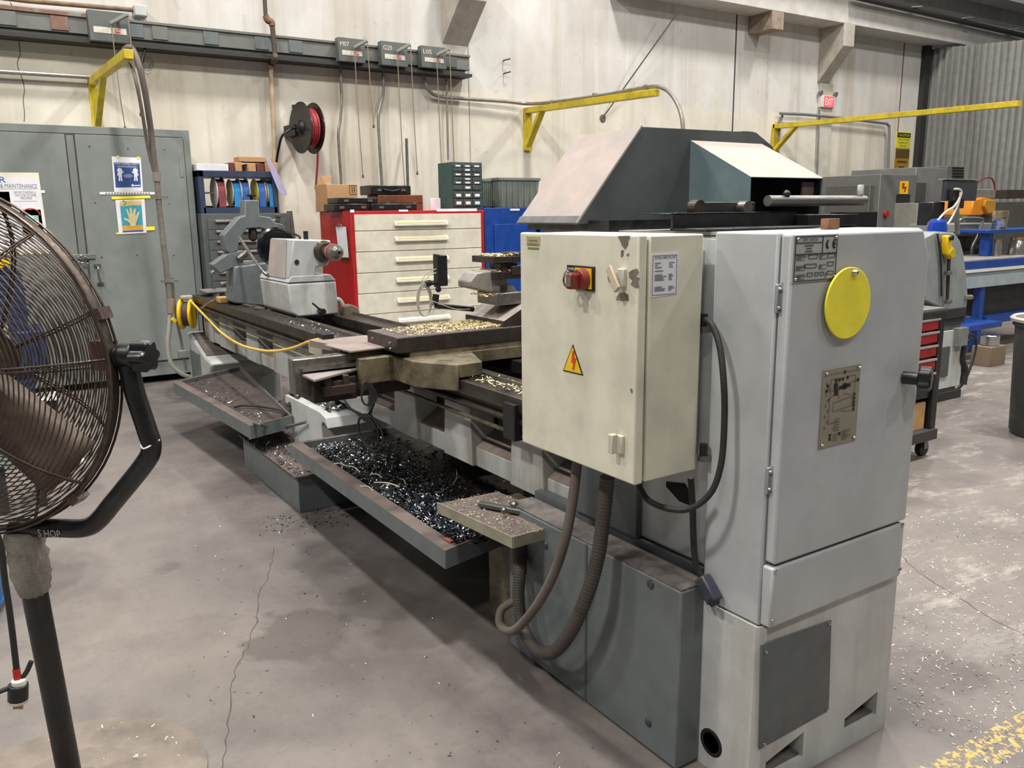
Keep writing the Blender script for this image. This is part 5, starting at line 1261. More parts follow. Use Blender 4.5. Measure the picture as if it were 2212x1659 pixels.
# ---- red cabinet
XRd = -7.9
y0, zt_r = yz(757, 456, XRd); y1, _ = yz(1045, 451, XRd)
xbk = P(690, 453, 'y', y0).x; xbk = max(xbk, -9.45)
rc = thing('drawer_cabinet', 'wide red cabinet with cream drawers behind the lathe', 'drawer cabinet', (-8.4, 4.0, 0))
B(xbk, XRd, y0, y1, .02, zt_r).build('cabinet_body', redp, rc, bev=.004)
ys0 = yz(765, 480, XRd)[0]+.0; ys1 = yz(1037, 480, XRd)[0]
zz_ = [P(760, v, 'x', XRd).z for v in (464, 500.3, 546, 592, 637, 683)]; zz_ += [zz_[-1]-.2*k for k in (1, 2)] + [.06]
for i in range(8):
    if zz_[i]-zz_[i+1] < .05: continue
    d_ = B(XRd, XRd+.02, ys0, ys1, zz_[i+1]+.006, zz_[i]).build('drawer', drw, rc, bev=.003)
    hy0, hy1 = yz(850, 500, XRd)[0], yz(964, 500, XRd)[0]
    hz = zz_[i]-(zz_[i]-zz_[i+1])*(.58 if i == 0 else .42)
    hd = MB().prism([(XRd+.02, hy0, hz+.03), (XRd+.055, hy0, hz-.005), (XRd+.055, hy0, hz-.022), (XRd+.02, hy0, hz-.022)], (0, hy1-hy0, 0)).build('drawer_handle', drw, d_, bev=.002)
    MB().prism([(XRd+.032, hy0+.02, hz+.0215), (XRd+.050, hy0+.02, hz+.0035), (XRd+.051, hy0+.02, hz+.0060), (XRd+.033, hy0+.02, hz+.024)], (0, hy1-hy0-.04, 0)).build('handle_label', gold if i < 5 else white, hd)
for (p0, p1, p2, p3) in ((756, 453, 765, 459), (861, 453, 881, 457), (943, 451, 1030, 456)):
    a, b = P(p0, p1, 'x', XRd), P(p2, p3, 'x', XRd)
    B(XRd, XRd+.004, a.y, b.y, b.z, a.z).build('top_label', white, rc)
# clipboard on its side
cbx = thing('clipboard', 'clipboard with white papers hanging on the side of the red cabinet', 'clipboard', (-8.1, y0-.02, 1.2))
pts_ = [(727, 490), (748, 490), (754, 556), (735, 556)]
pb_ = [P(a, b, 'y', y0-.012) for a, b in pts_]
MB().prism([p+Vector((.01, 0, -.02)) for p in pb_], (0, .006, 0)).build('board', brown, cbx)
MB().prism([p+Vector((0, -.004, 0)) for p in pb_], (0, -.006, 0)).build('paper', white, cbx)
c = (pb_[0]+pb_[1])/2; MB().tube([c+Vector((-.05, -.015, 0)), c+Vector((0, -.015, .035)), c+Vector((.05, -.015, 0))], .008, 8, 5).build('clip', chrome, cbx)
# things on the red cabinet
zr_ = zt_r
t = thing('cardboard_box', 'cardboard box with an open flap on the left of the red cabinet', 'box', (-8.6, 3.35, zr_))
a, b = P(706, 398, 'x', -8.45), P(773, 442, 'x', -8.45)
B(-8.8, -8.45, a.y, b.y, zr_+.001, a.z).build('box_body', card, t, bev=.004)
MB().prism([Vector((-8.5, a.y, a.z)), Vector((-8.75, a.y, a.z)), Vector((-8.75, a.y+.06, a.z+.1)), Vector((-8.5, a.y+.09, a.z+.09))], (0, .004, 0)).build('flap', card, t)
q = P(763, 410, 'x', -8.449); mb = MB()
for dy in (-.012, .012): mb.bar((-8.448, q.y+dy, q.z-.03), (-8.448, q.y+dy, q.z+.03), .005, .005, (1, 0, 0))
for (s0, s1) in (((-1, -1), (1, -1)), ((1, -1), (1, 1)), ((1, 1), (-1, 1)), ((-1, 1), (-1, -1))):
    mb.bar((-8.448, q.y+s0[0]*.04, q.z+s0[1]*.045), (-8.448, q.y+s1[0]*.04, q.z+s1[1]*.045), .003, .003, (1, 0, 0))
mb.build('up_arrows_mark', ink, t)
def case(name, label, px0, py0, px1, py1, xf, dep, z0, m, handle=False):
    a, b = P(px0, py0, 'x', xf), P(px1, py1, 'x', xf); z1 = a.z
    t = thing(name, label, 'case', (xf-dep/2, (a.y+b.y)/2, z0))
    B(xf-dep, xf, a.y, b.y, z0, z1).build('case_body', m, t, bev=.008)
    B(xf-dep+.002, xf+.002, a.y+.002, b.y-.002, (z0+z1)/2-.003, (z0+z1)/2+.002).build('lid_seam', ink, t)
    yc = (a.y+b.y)/2; w = b.y-a.y
    for s in (-.3, .3): B(xf, xf+.01, yc+w*s-.025, yc+w*s+.025, (z0+z1)/2-.012, (z0+z1)/2+.012).build('catch', M('dull catch', '77746d', .4, .6), t)
    if handle: MB().tube([(xf, yc-w*.2, (z0+z1)/2+.01), (xf+.03, yc-w*.16, (z0+z1)/2), (xf+.035, yc, (z0+z1)/2-.012), (xf+.03, yc+w*.16, (z0+z1)/2), (xf, yc+w*.2, (z0+z1)/2+.01)], .012, 8, 5).build('carry_handle', blk, t)
    return z1
z_ = case('tool_case', 'flat black case at the bottom left on the red cabinet before the cardboard box', 722, 440, 800, 451, -8.1, .3, zr_+.001, blkp)
case('tool_case', 'thin black case lying on top of the bottom left black case', 730, 427, 816, 436, -8.1, .3, z_+.001, blkp)
case('tool_case', 'flat black case below the brown wooden case on the red cabinet', 803, 440, 901, 450, -8.05, .3, zr_+.001, blkp)
z_ = case('wooden_case', 'brown wooden case under the black attache case', 817, 421, 914, 440, -8.4, .3, zr_+.001, brown)
z_ = case('attache_case', 'black case with a carry handle stacked on the brown wooden case', 801, 400, 888, 420, -8.4, .3, z_+.001, blkp, True)
pxbox('paper_pad', 'white paper pad standing beside the green parts cabinet', 'paper', 930, 428, 952, 448, -8.3, .03, white, zr_+.001)
# parts cabinet
gp = thing('parts_cabinet', 'dark green small parts cabinet with clear labelled drawers on the red cabinet', 'parts cabinet', (-8.3, 4.6, zr_))
xg = -8.15
ya, zta = yz(974, 350, xg); yb2, _ = yz(1040, 350, xg)
B(xg-.3, xg, ya-.0, yb2, zr_+.001, zta).build('cabinet_frame', green, gp, bev=.003)
B(xg, xg+.006, ya+.0, yb2, zr_+.001, zta).build('front_frame', green, gp)
smk = M('smoky clear drawer', '4c5350', .25)
rows = [(355, 362), (363, 371), (373, 381), (383, 390), (391, 398), (400, 410), (415, 428), (431, 445)]
for ri, (r0_, r1_) in enumerate(rows):
    for ci in range(3):
        w = (yb2-ya-.03)/3; yy = ya+.015+ci*w
        z1_, z0_ = P(1005, r0_, 'x', xg).z, P(1005, r1_, 'x', xg).z
        d_ = B(xg+.002, xg+.02, yy+.004, yy+w-.004, z0_, z1_).build('clear_drawer', smk, gp, bev=.002)
        if ri > 5 or ci == 1 or (ri+ci) % 2 == 0:
            B(xg+.02, xg+.022, yy+w*.25, yy+w*.75, z0_+(z1_-z0_)*.25, z0_+(z1_-z0_)*.7).build('drawer_label', white, d_)
# blue cabinet & tote
ybl0 = y1+.02
bc = thing('blue_cabinet', 'dark blue steel cabinet right of the red cabinet', 'cabinet', (-8.4, 5.3, 0))
B(-8.9, XRd-.02, ybl0, ybl0+1.5, .02, yz(1100, 449, XRd)[1]).build('cabinet_body', bluep, bc, bev=.004)
a, b = P(1087, 484, 'x', XRd-.015), P(1125, 484, 'x', XRd-.015)
B(XRd-.02, XRd-.005, ybl0+.12, ybl0+1.4, .1, a.z).build('door', bluep, bc, bev=.003)
B(XRd-.02, XRd-.015, P(1104, 452, 'x', XRd).y, P(1124, 452, 'x', XRd).y, P(1104, 455, 'x', XRd).z, P(1104, 451, 'x', XRd).z).build('label', white, bc)
def tote_box(name, label, px0, px1, ptop, xf, z0):
    a = P(px0, ptop, 'x', xf); b = P(px1, ptop, 'x', xf)
    t = thing(name, label, 'tote', (xf-.2, (a.y+b.y)/2, z0))
    MB().loft([[Vector((xf-.38+.02, a.y+.03, z0)), Vector((xf-.02, a.y+.03, z0)), Vector((xf-.02, b.y-.03, z0)), Vector((xf-.36, b.y-.03, z0))], [Vector((xf-.4, a.y, a.z-.03)), Vector((xf, a.y, a.z-.03)), Vector((xf, b.y, a.z-.03)), Vector((xf-.4, b.y, a.z-.03))]]).build('tote_body', tote, t, bev=.006)
    B(xf-.41, xf+.015, a.y-.01, b.y+.01, a.z-.035, a.z).build('tote_lid', tote, t, bev=.006)
    n = 7
    for i in range(n):
        y = a.y+(b.y-a.y)*(i+.5)/n; B(xf-.02, xf+.008, y-.006, y+.006, z0+.02, a.z-.035).build('rib', tote, t)
zb_ = yz(1100, 449, XRd)[1]+.001
tote_box('plastic_tote', 'smaller grey-green lidded tote next to the green parts cabinet', 1042, 1070, 386, -8.35, zb_)
tote_box('plastic_tote', 'larger ribbed grey-green tote on the blue cabinet', 1077, 1165, 383, -8.2, zb_)
# ================================================================== PEDESTAL FAN
CF = Vector((-2.419, -.048, 1.254))
fu = Vector((cos(.837), sin(.837), 0)); fn = Vector((-sin(.837), cos(.837), 0))
fz = (Vector((0, 0, 1))*cos(.03)-fn*sin(.03)).normalized()
FB = Vector((-2.44, .085, 0))
fan = thing('pedestal_fan', 'large dusty pedestal fan with wire guard at the left edge', 'fan', tuple(FB))
def fp(r, a, h): return CF+fu*(r*cos(a))+fz*(r*sin(a))+fn*h
RF = .423
def guard(sgn, nm, step, ph):
    mb = MB(); nr = 34
    for i in range(nr):
        t = (i+1)/nr; r = .07+(RF-.07)*t
        hh = sgn*(.015+.115*(1-t**3.2))
        n = 56
        mb.tube([fp(r, k*2*pi/n+ph, hh) for k in range(n+1)], .0019, 5, 0, cap=False)
    mb.build(nm, wire, fan)
    for j in range(8):
        a = j*pi/4+ph; 
        for da in (-.025, .025):
            MB().tube([fp(.07+(RF-.07)*t, a+da*(1.2-t), sgn*(.018+.117*(1-t**3.2))) for t in [k/12 for k in range(13)]], .0026, 6, 0).build('guard_strut', wire, fan)
    mb = MB().cyl(CF+fn*(sgn*.125), CF+fn*(sgn*.14), .075, n=28); mb.build('guard_badge', wire, fan)
guard(-1, 'near_guard', 1, 0.05); guard(1, 'far_guard', 1, .35)
band = MB().loft([[fp(RF+o, k*2*pi/96, h) for k in range(97)] for o, h in ((0, -.02), (.006, -.016), (.006, .016), (0, .02), (-.003, 0), (0, -.02))], cap=False, close=False)
band.build('guard_rim', wire, fan)
mb = MB()
for dr_ , h in ((.010, -.02), (.010, .02)):
    mb.tube([fp(RF+dr_, k*2*pi/72, h) for k in range(73)], .0035, 6, 0, cap=False)
mb.build('rim_wire', wire, fan)
for a in (-.85, .3):
    c = fp(RF+.014, a, 0); MB().obox(c, fn, fu*cos(a)+fz*sin(a), fz*cos(a)-fu*sin(a), .022, .01, .014).build('rim_clip', wire, fan)
for j in range(2):
    a0 = -.74+j*pi
    rings = []
    for i in range(9):
        r = .07+.315*i/8; w = .075+.012*i/8; row = []
        for s in (-1, -.5, 0, .5, 1):
            ang = a0+math.atan(s*w/r)*.9; row.append(fp(r, ang, .03*s+.01*sin(s*9)))
        rings.append(row)
    mb = MB().loft(rings, cap=False, close=False); mb.build('fan_blade', fanb, fan, thick=.002)
MB().rev(CF+fn*-.04, fn, [(0, 0), (.06, 0), (.075, .02), (.075, .05), (.05, .06), (0, .06)], 28).build('blade_hub', blkp, fan)
MB().rev(CF-fn*.03, -fn, [(0, -.01), (.065, 0), (.075, .02), (.075, .10), (.05, .14), (0, .15)], 28).build('motor', blkp, fan)
MB().bar(CF-fn*.08+fz*.07, CF-fn*.08+fz*.17, .05, .05).build('control_box', blkp, fan)
# yoke
pc = CF+fn*.02
yk = lambda px, py: PP(px, py, pc, fn)
bp = blkp
y_p = [yk(277, 788), yk(292, 850), yk(318, 930), yk(327, 965), yk(313, 1000), yk(245, 1085), yk(208, 1128), yk(178, 1141), yk(130, 1141), yk(70, 1140), yk(30, 1138)]
MB().tube(y_p, .0235, 18, 8).build('yoke_tube', bp, fan)
ctr = yk(50, 1140)
MB().tube([ctr+(ctr-p)*Vector((1, 1, 1)).x if False else Vector((2*CF.x-p.x, 2*CF.y-p.y, p.z)) for p in y_p], .0235, 18, 8).build('yoke_tube', bp, fan)
MB().text('S HOP', yk(98, 1147)+Vector((.0, 0, -.005))-fn*.026, fu, fz, .020, .062, 0).build('chalk_lettering', M('pale scrawl', 'b9b9b4', .7), fan)
MB().tube([yk(303, 952)+fn*0, yk(326, 962)-fn*.03, yk(345, 950)], .002, 6, 4).build('zip_tie', white, fan)
kc = yk(268, 768)
MB().cyl(kc-fu*.035, kc+fu*.03, .030, n=24).build('pivot_boss', bp, fan, bev=.006)
kn = kc+fu*.045; mb = MB()
rr = [.036+.005*cos(6*t) for t in [i*2*pi/48 for i in range(48)]]
tk = fn
mb.loft([[kn+fu*h+(tk*cos(i*2*pi/48)+fz*sin(i*2*pi/48))*rr[i]*s for i in range(48)] for h, s in ((-.016, .75), (-.012, 1), (.02, 1), (.026, .85), (.027, .5))])
mb.build('tilt_knob', blk, fan)
MB().cyl(kc-fu*.08, kc-fu*.02, .008, n=10).box(0, 0, 0, 0, 0, 0).build('pivot_pin', chrome, fan)
MB().obox(kc-fu*.05+fz*.0, fu, fn, fz, .03, .012, .035).build('guard_mount', M('rust bracket', '5b3b33', .6), fan)
# pole, tape wrap, base
pn_ = Vector((-1, 0, 0)); 
dpole = 1.0
top_ = yk(52, 1160); foot = FB+Vector((0, 0, .03))
pole = MB().cyl(foot, top_, .031, n=28).build('pole', M('scuffed black pole', '1b1a19', .42, dirt='4a4440', amt=.5, scale=4, lo=.55), fan)
d = (foot-top_).normalized(); rings = []
pr = [(.040, .0), (.046, .03), (.041, .05), (.047, .07), (.043, .10), (.046, .12), (.040, .15), (.036, .175), (.0325, .18)]
u = d.orthogonal().normalized(); w = d.cross(u)
for r, h in pr:
    rings.append([top_-d*.02+d*h+(u*cos(k*2*pi/40)+w*sin(k*2*pi/40))*(r*(1+.07*sin(k*1.9+h*60)+.04*cos(k*3.7+h*110))) for k in range(40)])
MB().loft(rings).build('tape_wrap', tape, fan, ang=60)
MB().rev(FB, (0, 0, 1), [(.36, 0), (.36, .008), (.34, .014), (.27, .02), (.262, .024), (.18, .024), (.172, .03), (.07, .035), (.065, .05), (.035, .055)], 64).build('base_plate', M('dusty tan base', '82776d', .75, dirt='5f5854', amt=.7, scale=7, lo=.45), fan)
# cord and plug
zc = lambda px, py: PP(px, py, Vector((-2.15, 0, .7)), Vector((-1, 0, 0)))
MB().tube([zc(-8, 1150), zc(3, 1185), zc(10, 1250), zc(22, 1330), zc(34, 1430), zc(37, 1460)], .007, 8, 6).build('power_cord', pit, fan)
MB().cyl(zc(35, 1445), zc(38, 1466), .0085, n=12).build('red_cord_band', M('red band', 'b8231f', .5), fan)
MB().tube([zc(68, 1428), zc(55, 1455), zc(30, 1480), zc(-10, 1498)], .006, 8, 6).build('power_cord', pit, fan)
pg = MB().cyl(zc(39, 1478), zc(39, 1512), .022, n=20).build('plug_body', blk, fan, bev=.002)
MB().cyl(zc(40, 1466), zc(42, 1486), .016, n=16).build('plug_collar', whitep, pg, bev=.004)
MB().cyl(zc(39, 1511), zc(39, 1516), .0225, n=20).build('plug_face', M('plug grey', 'b5b2aa', .5), pg)
for px in (32, 46):
    MB().bar(zc(px, 1515), zc(px, 1532), .002, .008).build('plug_blade', M('brass', 'b08d4f', .3, .9), pg)
MB().cyl(zc(39, 1515), zc(39, 1530), .004, n=8).build('ground_pin', M('brass', 'b08d4f', .3, .9), pg)

# ================================================================== LEFT BACKGROUND (behind the fan)
ba = thing('blue_barrel', 'blue plastic barrel at the lower left edge behind the fan pole', 'barrel', (-3.95, -.27, 0))
bpl = M('blue plastic', '2e6fae', .4, dirt='5d7f9e', amt=.4, scale=4)
MB().rev((-3.95, -.30, 0), (0, 0, 1), [(.27, .0), (.28, .02), (.30, .3), (.305, .33), (.30, .36), (.31, .60), (.325, .61), (.325, .66), (.30, .66), (.29, .1)], 40, cap=False).build('barrel_body', bpl, ba)
MB().rev((-3.95, -.30, .05), (0, 0, 1), [(.29, 0), (.0, .01)], 40, cap=False).build('barrel_floor', bpl, ba)
XM = -7.6
bm_ = thing('bandsaw', 'blue machine with a yellow top seen through the fan guard', 'machine', (XM, -.2, 0))
mb = MB(); ppoly(mb, [(-60, 575), (45, 582), (55, 640), (62, 700), (82, 790), (72, 880), (20, 880), (35, 790), (-60, 790)], XM, .4)
mb.build('column', ntm, bm_, bev=.01)
mb = MB(); pbox(mb, -60, 725, 108, 800, XM+.05, .5); mb.build('drive_housing', ntm, bm_, bev=.01)
mb = MB(); ppoly(mb, [(-40, 553), (18, 558), (26, 572), (5, 580), (-40, 580)], XM+.05, .25); mb.build('yellow_cap', yelp, bm_, bev=.01)
mb = MB(); pbox(mb, -60, 860, 84, 905, XM, .5); 
a = P(30, 860, 'x', XM); MB().box(XM-.5, XM+.02, P(-60, 900, 'x', XM).y, P(78, 900, 'x', XM).y, 0, P(78, 870, 'x', XM).z).build('machine_base', ntm, bm_, bev=.01)
mb = MB(); pbox(mb, -60, 705, 20, 725, XM+.1, .5); mb.build('worktable', M('machine tan', '9c9378', .5), bm_, bev=.004)
tb2 = thing('parts_trolley', 'grey-green sheet metal trolley tray behind the fan blades', 'trolley', (-5.6, -.1, 0))
XT2 = -5.2
mb = MB(); ppoly(mb, [(-40, 868), (42, 905), (103, 930), (112, 1000), (100, 1010), (-40, 1010)], XT2, .35); mb.build('trolley_body', M('grey green tray', '8b9a98', .5), tb2, bev=.006)
lz = P(100, 1010, 'x', XT2).z
for y in (P(0, 1010, 'x', XT2).y, P(98, 1010, 'x', XT2).y-.03):
    MB().box(XT2-.08, XT2-.03, y-.03, y+.02, 0, lz+.02).build('leg', darkm, tb2)
pdd = thing('motor_unit', 'small black motor unit on a pale strip on the floor, seen through the fan', 'motor', (-5.15, .35, 0))
c = P(138, 1000, 'z', .0)
B(c.x-.16, c.x+.1, c.y-.12, c.y+.12, .0, .02).build('base_strip', whitep, pdd, bev=.003)
MB().cyl((c.x-.05, c.y-.1, .12), (c.x-.05, c.y+.1, .12), .085, n=20).box(c.x-.13, c.x+.03, c.y-.08, c.y+.08, .02, .09).build('motor_body', blkp, pdd, bev=.004)
bs_ = thing('floor_box', 'black low box standing by the foot of the tall grey cabinet', 'box', (-7.2, .3, 0))
c = P(90, 905, 'z', 0); B(c.x-.2, c.x+.1, c.y-.1, c.y+.12, 0, .16).build('box_body', blkp, bs_, bev=.01)
B(c.x-.22, c.x+.12, c.y-.12, c.y+.14, .16, .18).build('box_lid', whitep, bs_, bev=.006)

# ================================================================== RIGHT BACKGROUND
# red tool cart
XK = -2.93
y1_, zt_k = yz(2044, 664, XK)
ct = thing('tool_cart', 'black rolling tool cart with red drawers just behind the lathe end', 'tool cart', (-3.2, 4.9, 0))
y0_ = y1_-.75
for (ya_, yb3) in ((y1_-.06, y1_), (y0_, y0_+.05)):
    B(XK-.55, XK, ya_, yb3, .17, zt_k-.05).build('corner_post', blkp, ct, bev=.004)
B(XK-.57, XK+.01, y0_-.01, y1_+.01, zt_k-.07, zt_k-.02).build('top_frame', blkp, ct, bev=.005)
B(XK-.56, XK, y0_, y1_, zt_k-.02, zt_k).build('work_top', M('grey mat', '6d6c6a', .6), ct, bev=.003)
B(XK-.54, XK-.02, y0_+.04, y1_-.05, .40, zt_k-.07).build('drawer_case', blkp, ct)
for i, (pa, pb) in enumerate(((690, 716), (718, 744), (747, 773), (776, 802), (806, 832))):
    za_, zb3 = P(2010, pa, 'x', XK).z, P(2010, pb, 'x', XK).z
    d_ = B(XK-.02, XK-.002, y0_+.05, y1_-.065, zb3+.008, za_).build('drawer', redp, ct, bev=.002)
    B(XK-.002, XK+.012, y0_+.05, y1_-.065, za_-.012, za_+.002).build('drawer_pull', alu, d_, bev=.002)
B(XK-.5, XK-.03, y0_+.06, y1_-.08, .19, .37).build('wooden_panel', wood, ct, bev=.003)
B(XK-.58, XK+.02, y0_-.01, y1_+.0, .12, .19).build('lower_frame', M('dusty dark frame', '3f3b38', .6), ct, bev=.004)
for y in (y0_+.08, y1_-.05):
    for x in (XK-.05, XK-.5):
        w = MB().cyl((x-.02, y, .05), (x+.02, y, .05), .05, n=20).build('caster', pit, ct, bev=.004)
        MB().box(x-.03, x+.03, y-.02, y+.02, .05, .12).build('caster_fork', stl, w)
tb3 = thing('red_toolbox', 'red toolbox on top of the black tool cart', 'toolbox', (XK-.3, y1_-.3, zt_k))
B(XK-.4, XK-.12, y1_-.6, y1_-.06, zt_k+.001, zt_k+.055).build('toolbox_body', redp, tb3, bev=.006)
B(XK-.41, XK-.11, y1_-.61, y1_-.05, zt_k+.055, zt_k+.072).build('toolbox_lid', M('pink red lid', 'd0565c', .4), tb3, bev=.004)
# second lathe end
X2 = -3.8
l2 = thing('second_lathe', 'grey second lathe behind the red tool cart with a yellow tool on its end', 'lathe', (-4.3, 6.8, 0))
def q2(px, py): return P(px, py, 'x', X2)
zfl = 0
pol = [(1975, 640), (1975, 545), (1998, 512), (2022, 500), (2062, 502), (2075, 520), (2082, 545), (2088, 590), (2092, 640), (2086, 690)]
mb = MB(); ppoly(mb, pol, X2, 1.4); l2b = mb.build('head_casting', M('worn grey casting', '8e9493', .38, dirt='6a6f6e', amt=.5), l2, bev=.015)
a = q2(1975, 690); b = q2(2086, 690)
MB().box(X2-1.4, X2-.02, a.y, b.y-.02, .06, b.z).build('pedestal', M('worn grey casting dark', '6f7673', .45, dirt='4f5553', amt=.6), l2, bev=.01)
mb = MB(); pbox(mb, 2002, 722, 2073, 832, X2+.0, .03); pnl = mb.build('side_panel', lgs, l2, bev=.004)
mb = MB(); pbox(mb, 2031, 752, 2047, 812, X2+.012, .01); mb.build('louvre', M('dark louvre', '4e524f', .6), l2)
mb = MB(); pbox(mb, 1975, 678, 2086, 683, X2+.01, .02); pbox(mb, 1975, 692, 2083, 696, X2+.0, .02); mb.build('panel_seam', darkm, l2)
B(X2-1.4, X2+.02, a.y, b.y, 0, .07).build('pedestal_foot', darkm, l2)
MB().tube([P(a, b, 'x', X2+.03) for a, b in ((2050, 560), (2048, 600), (2046, 650))], .014, 10, 3).build('pull_rod', sld, l2)
for py in (590, 652): c = P(2048, py, 'x', X2+.04); MB().cyl(c-Vector((0, .035, 0)), c+Vector((0, .035, 0)), .018, n=10).build('rod_bracket', stl, l2)
MB().tube([P(a, b, 'x', X2+.015) for a, b in ((2025, 505), (2032, 560), (2034, 640))], .008, 8, 4).build('cable', pit, l2)
MB().cyl(q2(2087, 642)+Vector((0, -.03, 0)), q2(2094, 642)+Vector((0, .03, 0)), .02, n=12).build('side_knob', galv, l2)
mb = MB(); pbox(mb, 2074, 710, 2090, 746, X2+.05, .12); mb.build('outlet_box', M('outlet grey', '7c807e', .5), l2, bev=.004)
MB().tube([q2(2082, 746), q2(2077, 775), q2(2084, 800), q2(2080, 830)], .03, 10, 5).build('thick_cable', pit, l2)
for off in (0, 1):
    MB().tube([q2(2092, 722+off*8), q2(2107, 728+off*4), q2(2108, 755), q2(2095, 795+off*4), q2(2078, 828+off*4), q2(2050, 858)], .009, 8, 6).build('loop_cable', pit, l2)
yt = thing('yellow_tool', 'yellow hand tool hanging on the end of the grey second lathe', 'tool', tuple(q2(2052, 540)))
mb = MB(); ppoly(mb, [(2047, 509), (2056, 508), (2057, 530), (2065, 540), (2065, 555), (2056, 560), (2047, 550), (2045, 530)], X2+.06, .05); mb.build('tool_body', yelp, yt, bev=.01)
c = P(2056, 547, 'x', X2+.06); MB().cyl(c, c+Vector((.01, 0, 0)), .034, n=20).build('grip_disc', M('olive yellow', 'b9ae22', .5), yt)
c = P(2053, 514, 'x', X2+.06); MB().cyl(c, c+Vector((.02, 0, 0)), .02, n=12).build('hook_tip', blk, yt)
# things on top of second lathe
bbq = thing('blue_cover', 'shiny blue rounded cover on top of the grey second lathe', 'cover', tuple(q2(2045, 500)))
c = q2(2050, 488); MB().rev(c+Vector((-.1, 0, -.07)), (0, 0, 1), [(0, 0), (.075, 0), (.08, .05), (.07, .10), (.04, .125), (0, .13)], 24).build('cover_shell', M('gloss blue', '1f3f9f', .15, coat=.5), bbq)
mon = thing('monitor', 'dark flat monitor seen from the back above the grey second lathe', 'monitor', tuple(q2(2075, 430)))
XN = -4.2
mb = MB(); pbox(mb, 2045, 388, 2109, 434, XN, .04); mb.build('back_shell', M('dark monitor shell', '33363a', .4), mon, bev=.008)
mb = MB(); pbox(mb, 2045, 386, 2110, 389, XN+.01, .08); mb.build('top_edge', alu, mon)
mb = MB(); pbox(mb, 2058, 408, 2076, 432, XN+.04, .04); pbox(mb, 2060, 430, 2082, 450, XN, .05); mb.build('mount', blk, mon, bev=.004)
MB().cyl(P(2066, 440, 'x', XN), Vector((XN, P(2069, 500, 'x', XN).y, P(2069, 505, 'x', XN).z)), .022, n=14).build('stand_post', M('post grey', '8a8b88', .4, .5), mon)
mb = MB(); pbox(mb, 2018, 436, 2038, 486, XN-.05, .15); mb.build('control_pod', blk, mon, bev=.01)
MB().tube([P(2062, 408, 'x', XN+.05), P(2074, 410, 'x', XN+.06), P(2076, 420, 'x', XN+.06), P(2062, 445, 'x', XN+.06), P(2040, 460, 'x', XN+.06), P(2022, 482, 'x', XN+.06), P(1998, 514, 'x', XN+.06)], .01, 8, 6).build('monitor_cable', M('ivory cable', 'cfc8b8', .5), mon)
MB().tube([P(2075, 415, 'x', XN+.06), P(2070, 440, 'x', XN+.06), P(2050, 480, 'x', XN+.06), P(2030, 492, 'x', XN+.06), P(1998, 520, 'x', XN+.06)], .009, 8, 6).build('monitor_cable', M('ivory cable', 'cfc8b8', .5), mon)
# big grey machine by the far wall
X3 = -8.0
mc = thing('machining_centre', 'large grey machine enclosure with a high-voltage sign near the far wall', 'machine', (-8.6, 13, 0))
mg = M('machine grey', '6c6d6b', .45, dirt='585957', amt=.4)
def tobox(name, px0, px1, ptop, xf, dep, m, par, z0=0.):
    a, b = P(px0, ptop, 'x', xf), P(px1, ptop, 'x', xf)
    return B(xf-dep, xf, a.y, b.y, z0, a.z).build(name, m, par, bev=.01)
e1 = tobox('enclosure', 1903, 1982, 376, X3, 1.2, mg, mc)
e2 = tobox('tall_enclosure', 1980, 2046, 361, X3-.1, 1.2, M('machine grey light', '7b7c7a', .45), mc)
tobox('side_unit', 1880, 1904, 399, X3-.1, .8, M('machine dark', '55544f', .5), mc)
tobox('rear_unit', 2046, 2084, 358, X3-.25, .9, mg, mc)
tobox('front_unit', 1984, 2028, 438, X3+.4, .4, M('machine beige grey', '8b8a80', .5), mc)
for i in range(5):
    mb = MB(); pbox(mb, 2059, 361+i*6, 2083, 364+i*6, X3-.23, .03); mb.build('vent_slot', ink, mc)
mb = MB(); pbox(mb, 1946, 391, 1961, 419, X3+.01, .01); hv = mb.build('high_voltage_sign', yelp, mc)
mb = MB(); ppoly(mb, [(1950, 395), (1955, 396), (1953, 403), (1959, 403), (1955, 415), (1953, 413), (1955, 407), (1949, 407)], X3+.015, .004); mb.build('lightning_bolt', M('sign red', 'b3261e', .5), hv)
mb = MB(); pbox(mb, 1938, 420, 1965, 440, X3+.01, .01); pbox(mb, 1938, 443, 1964, 455, X3+.01, .01); pbox(mb, 1941, 457, 1958, 470, X3+.01, .01); mb.build('control_panel', M('panel black', '222322', .5), mc)
mb = MB(); pbox(mb, 1978, 395, 1998, 436, X3-.05, .04); mb.build('window_panel', M('window brown', '4f4c46', .3), mc)
c = P(1911, 462, 'x', X3); MB().cyl(c, c+Vector((.05, 0, 0)), .05, n=20).build('emergency_button', M('red button', 'a3261f', .4), mc)
# yellow machine beyond
X4 = -6.6
ym_ = thing('yellow_machine', 'yellow-orange machine head in front of the corrugated wall', 'machine', tuple(P(2120, 460, 'x', X4)))
mb = MB(); ppoly(mb, [(2104, 432), (2125, 426), (2152, 432), (2152, 445), (2147, 464), (2128, 462), (2120, 466), (2098, 466), (2100, 450)], X4, .5); mb.build('head', orange, ym_, bev=.02)
mb = MB(); ppoly(mb, [(2130, 432), (2152, 432), (2150, 460), (2134, 461), (2128, 445)], X4+.05, .05); mb.build('face_plate', M('ochre face', 'c08a2c', .5, dirt='7c5a20', amt=.5, scale=9), ym_, bev=.01)
mb = MB(); pbox(mb, 2106, 408, 2150, 430, X4-.05, .4); mb.build('motor_cover', M('khaki grey', '7f8074', .5), ym_, bev=.015)
MB().tube([P(2110, 395, 'x', X4), P(2125, 386, 'x', X4), P(2140, 384, 'x', X4), P(2147, 395, 'x', X4), P(2149, 410, 'x', X4)], .012, 8, 6).build('red_hose', M('dark red hose', '7b2f2c', .5), ym_)
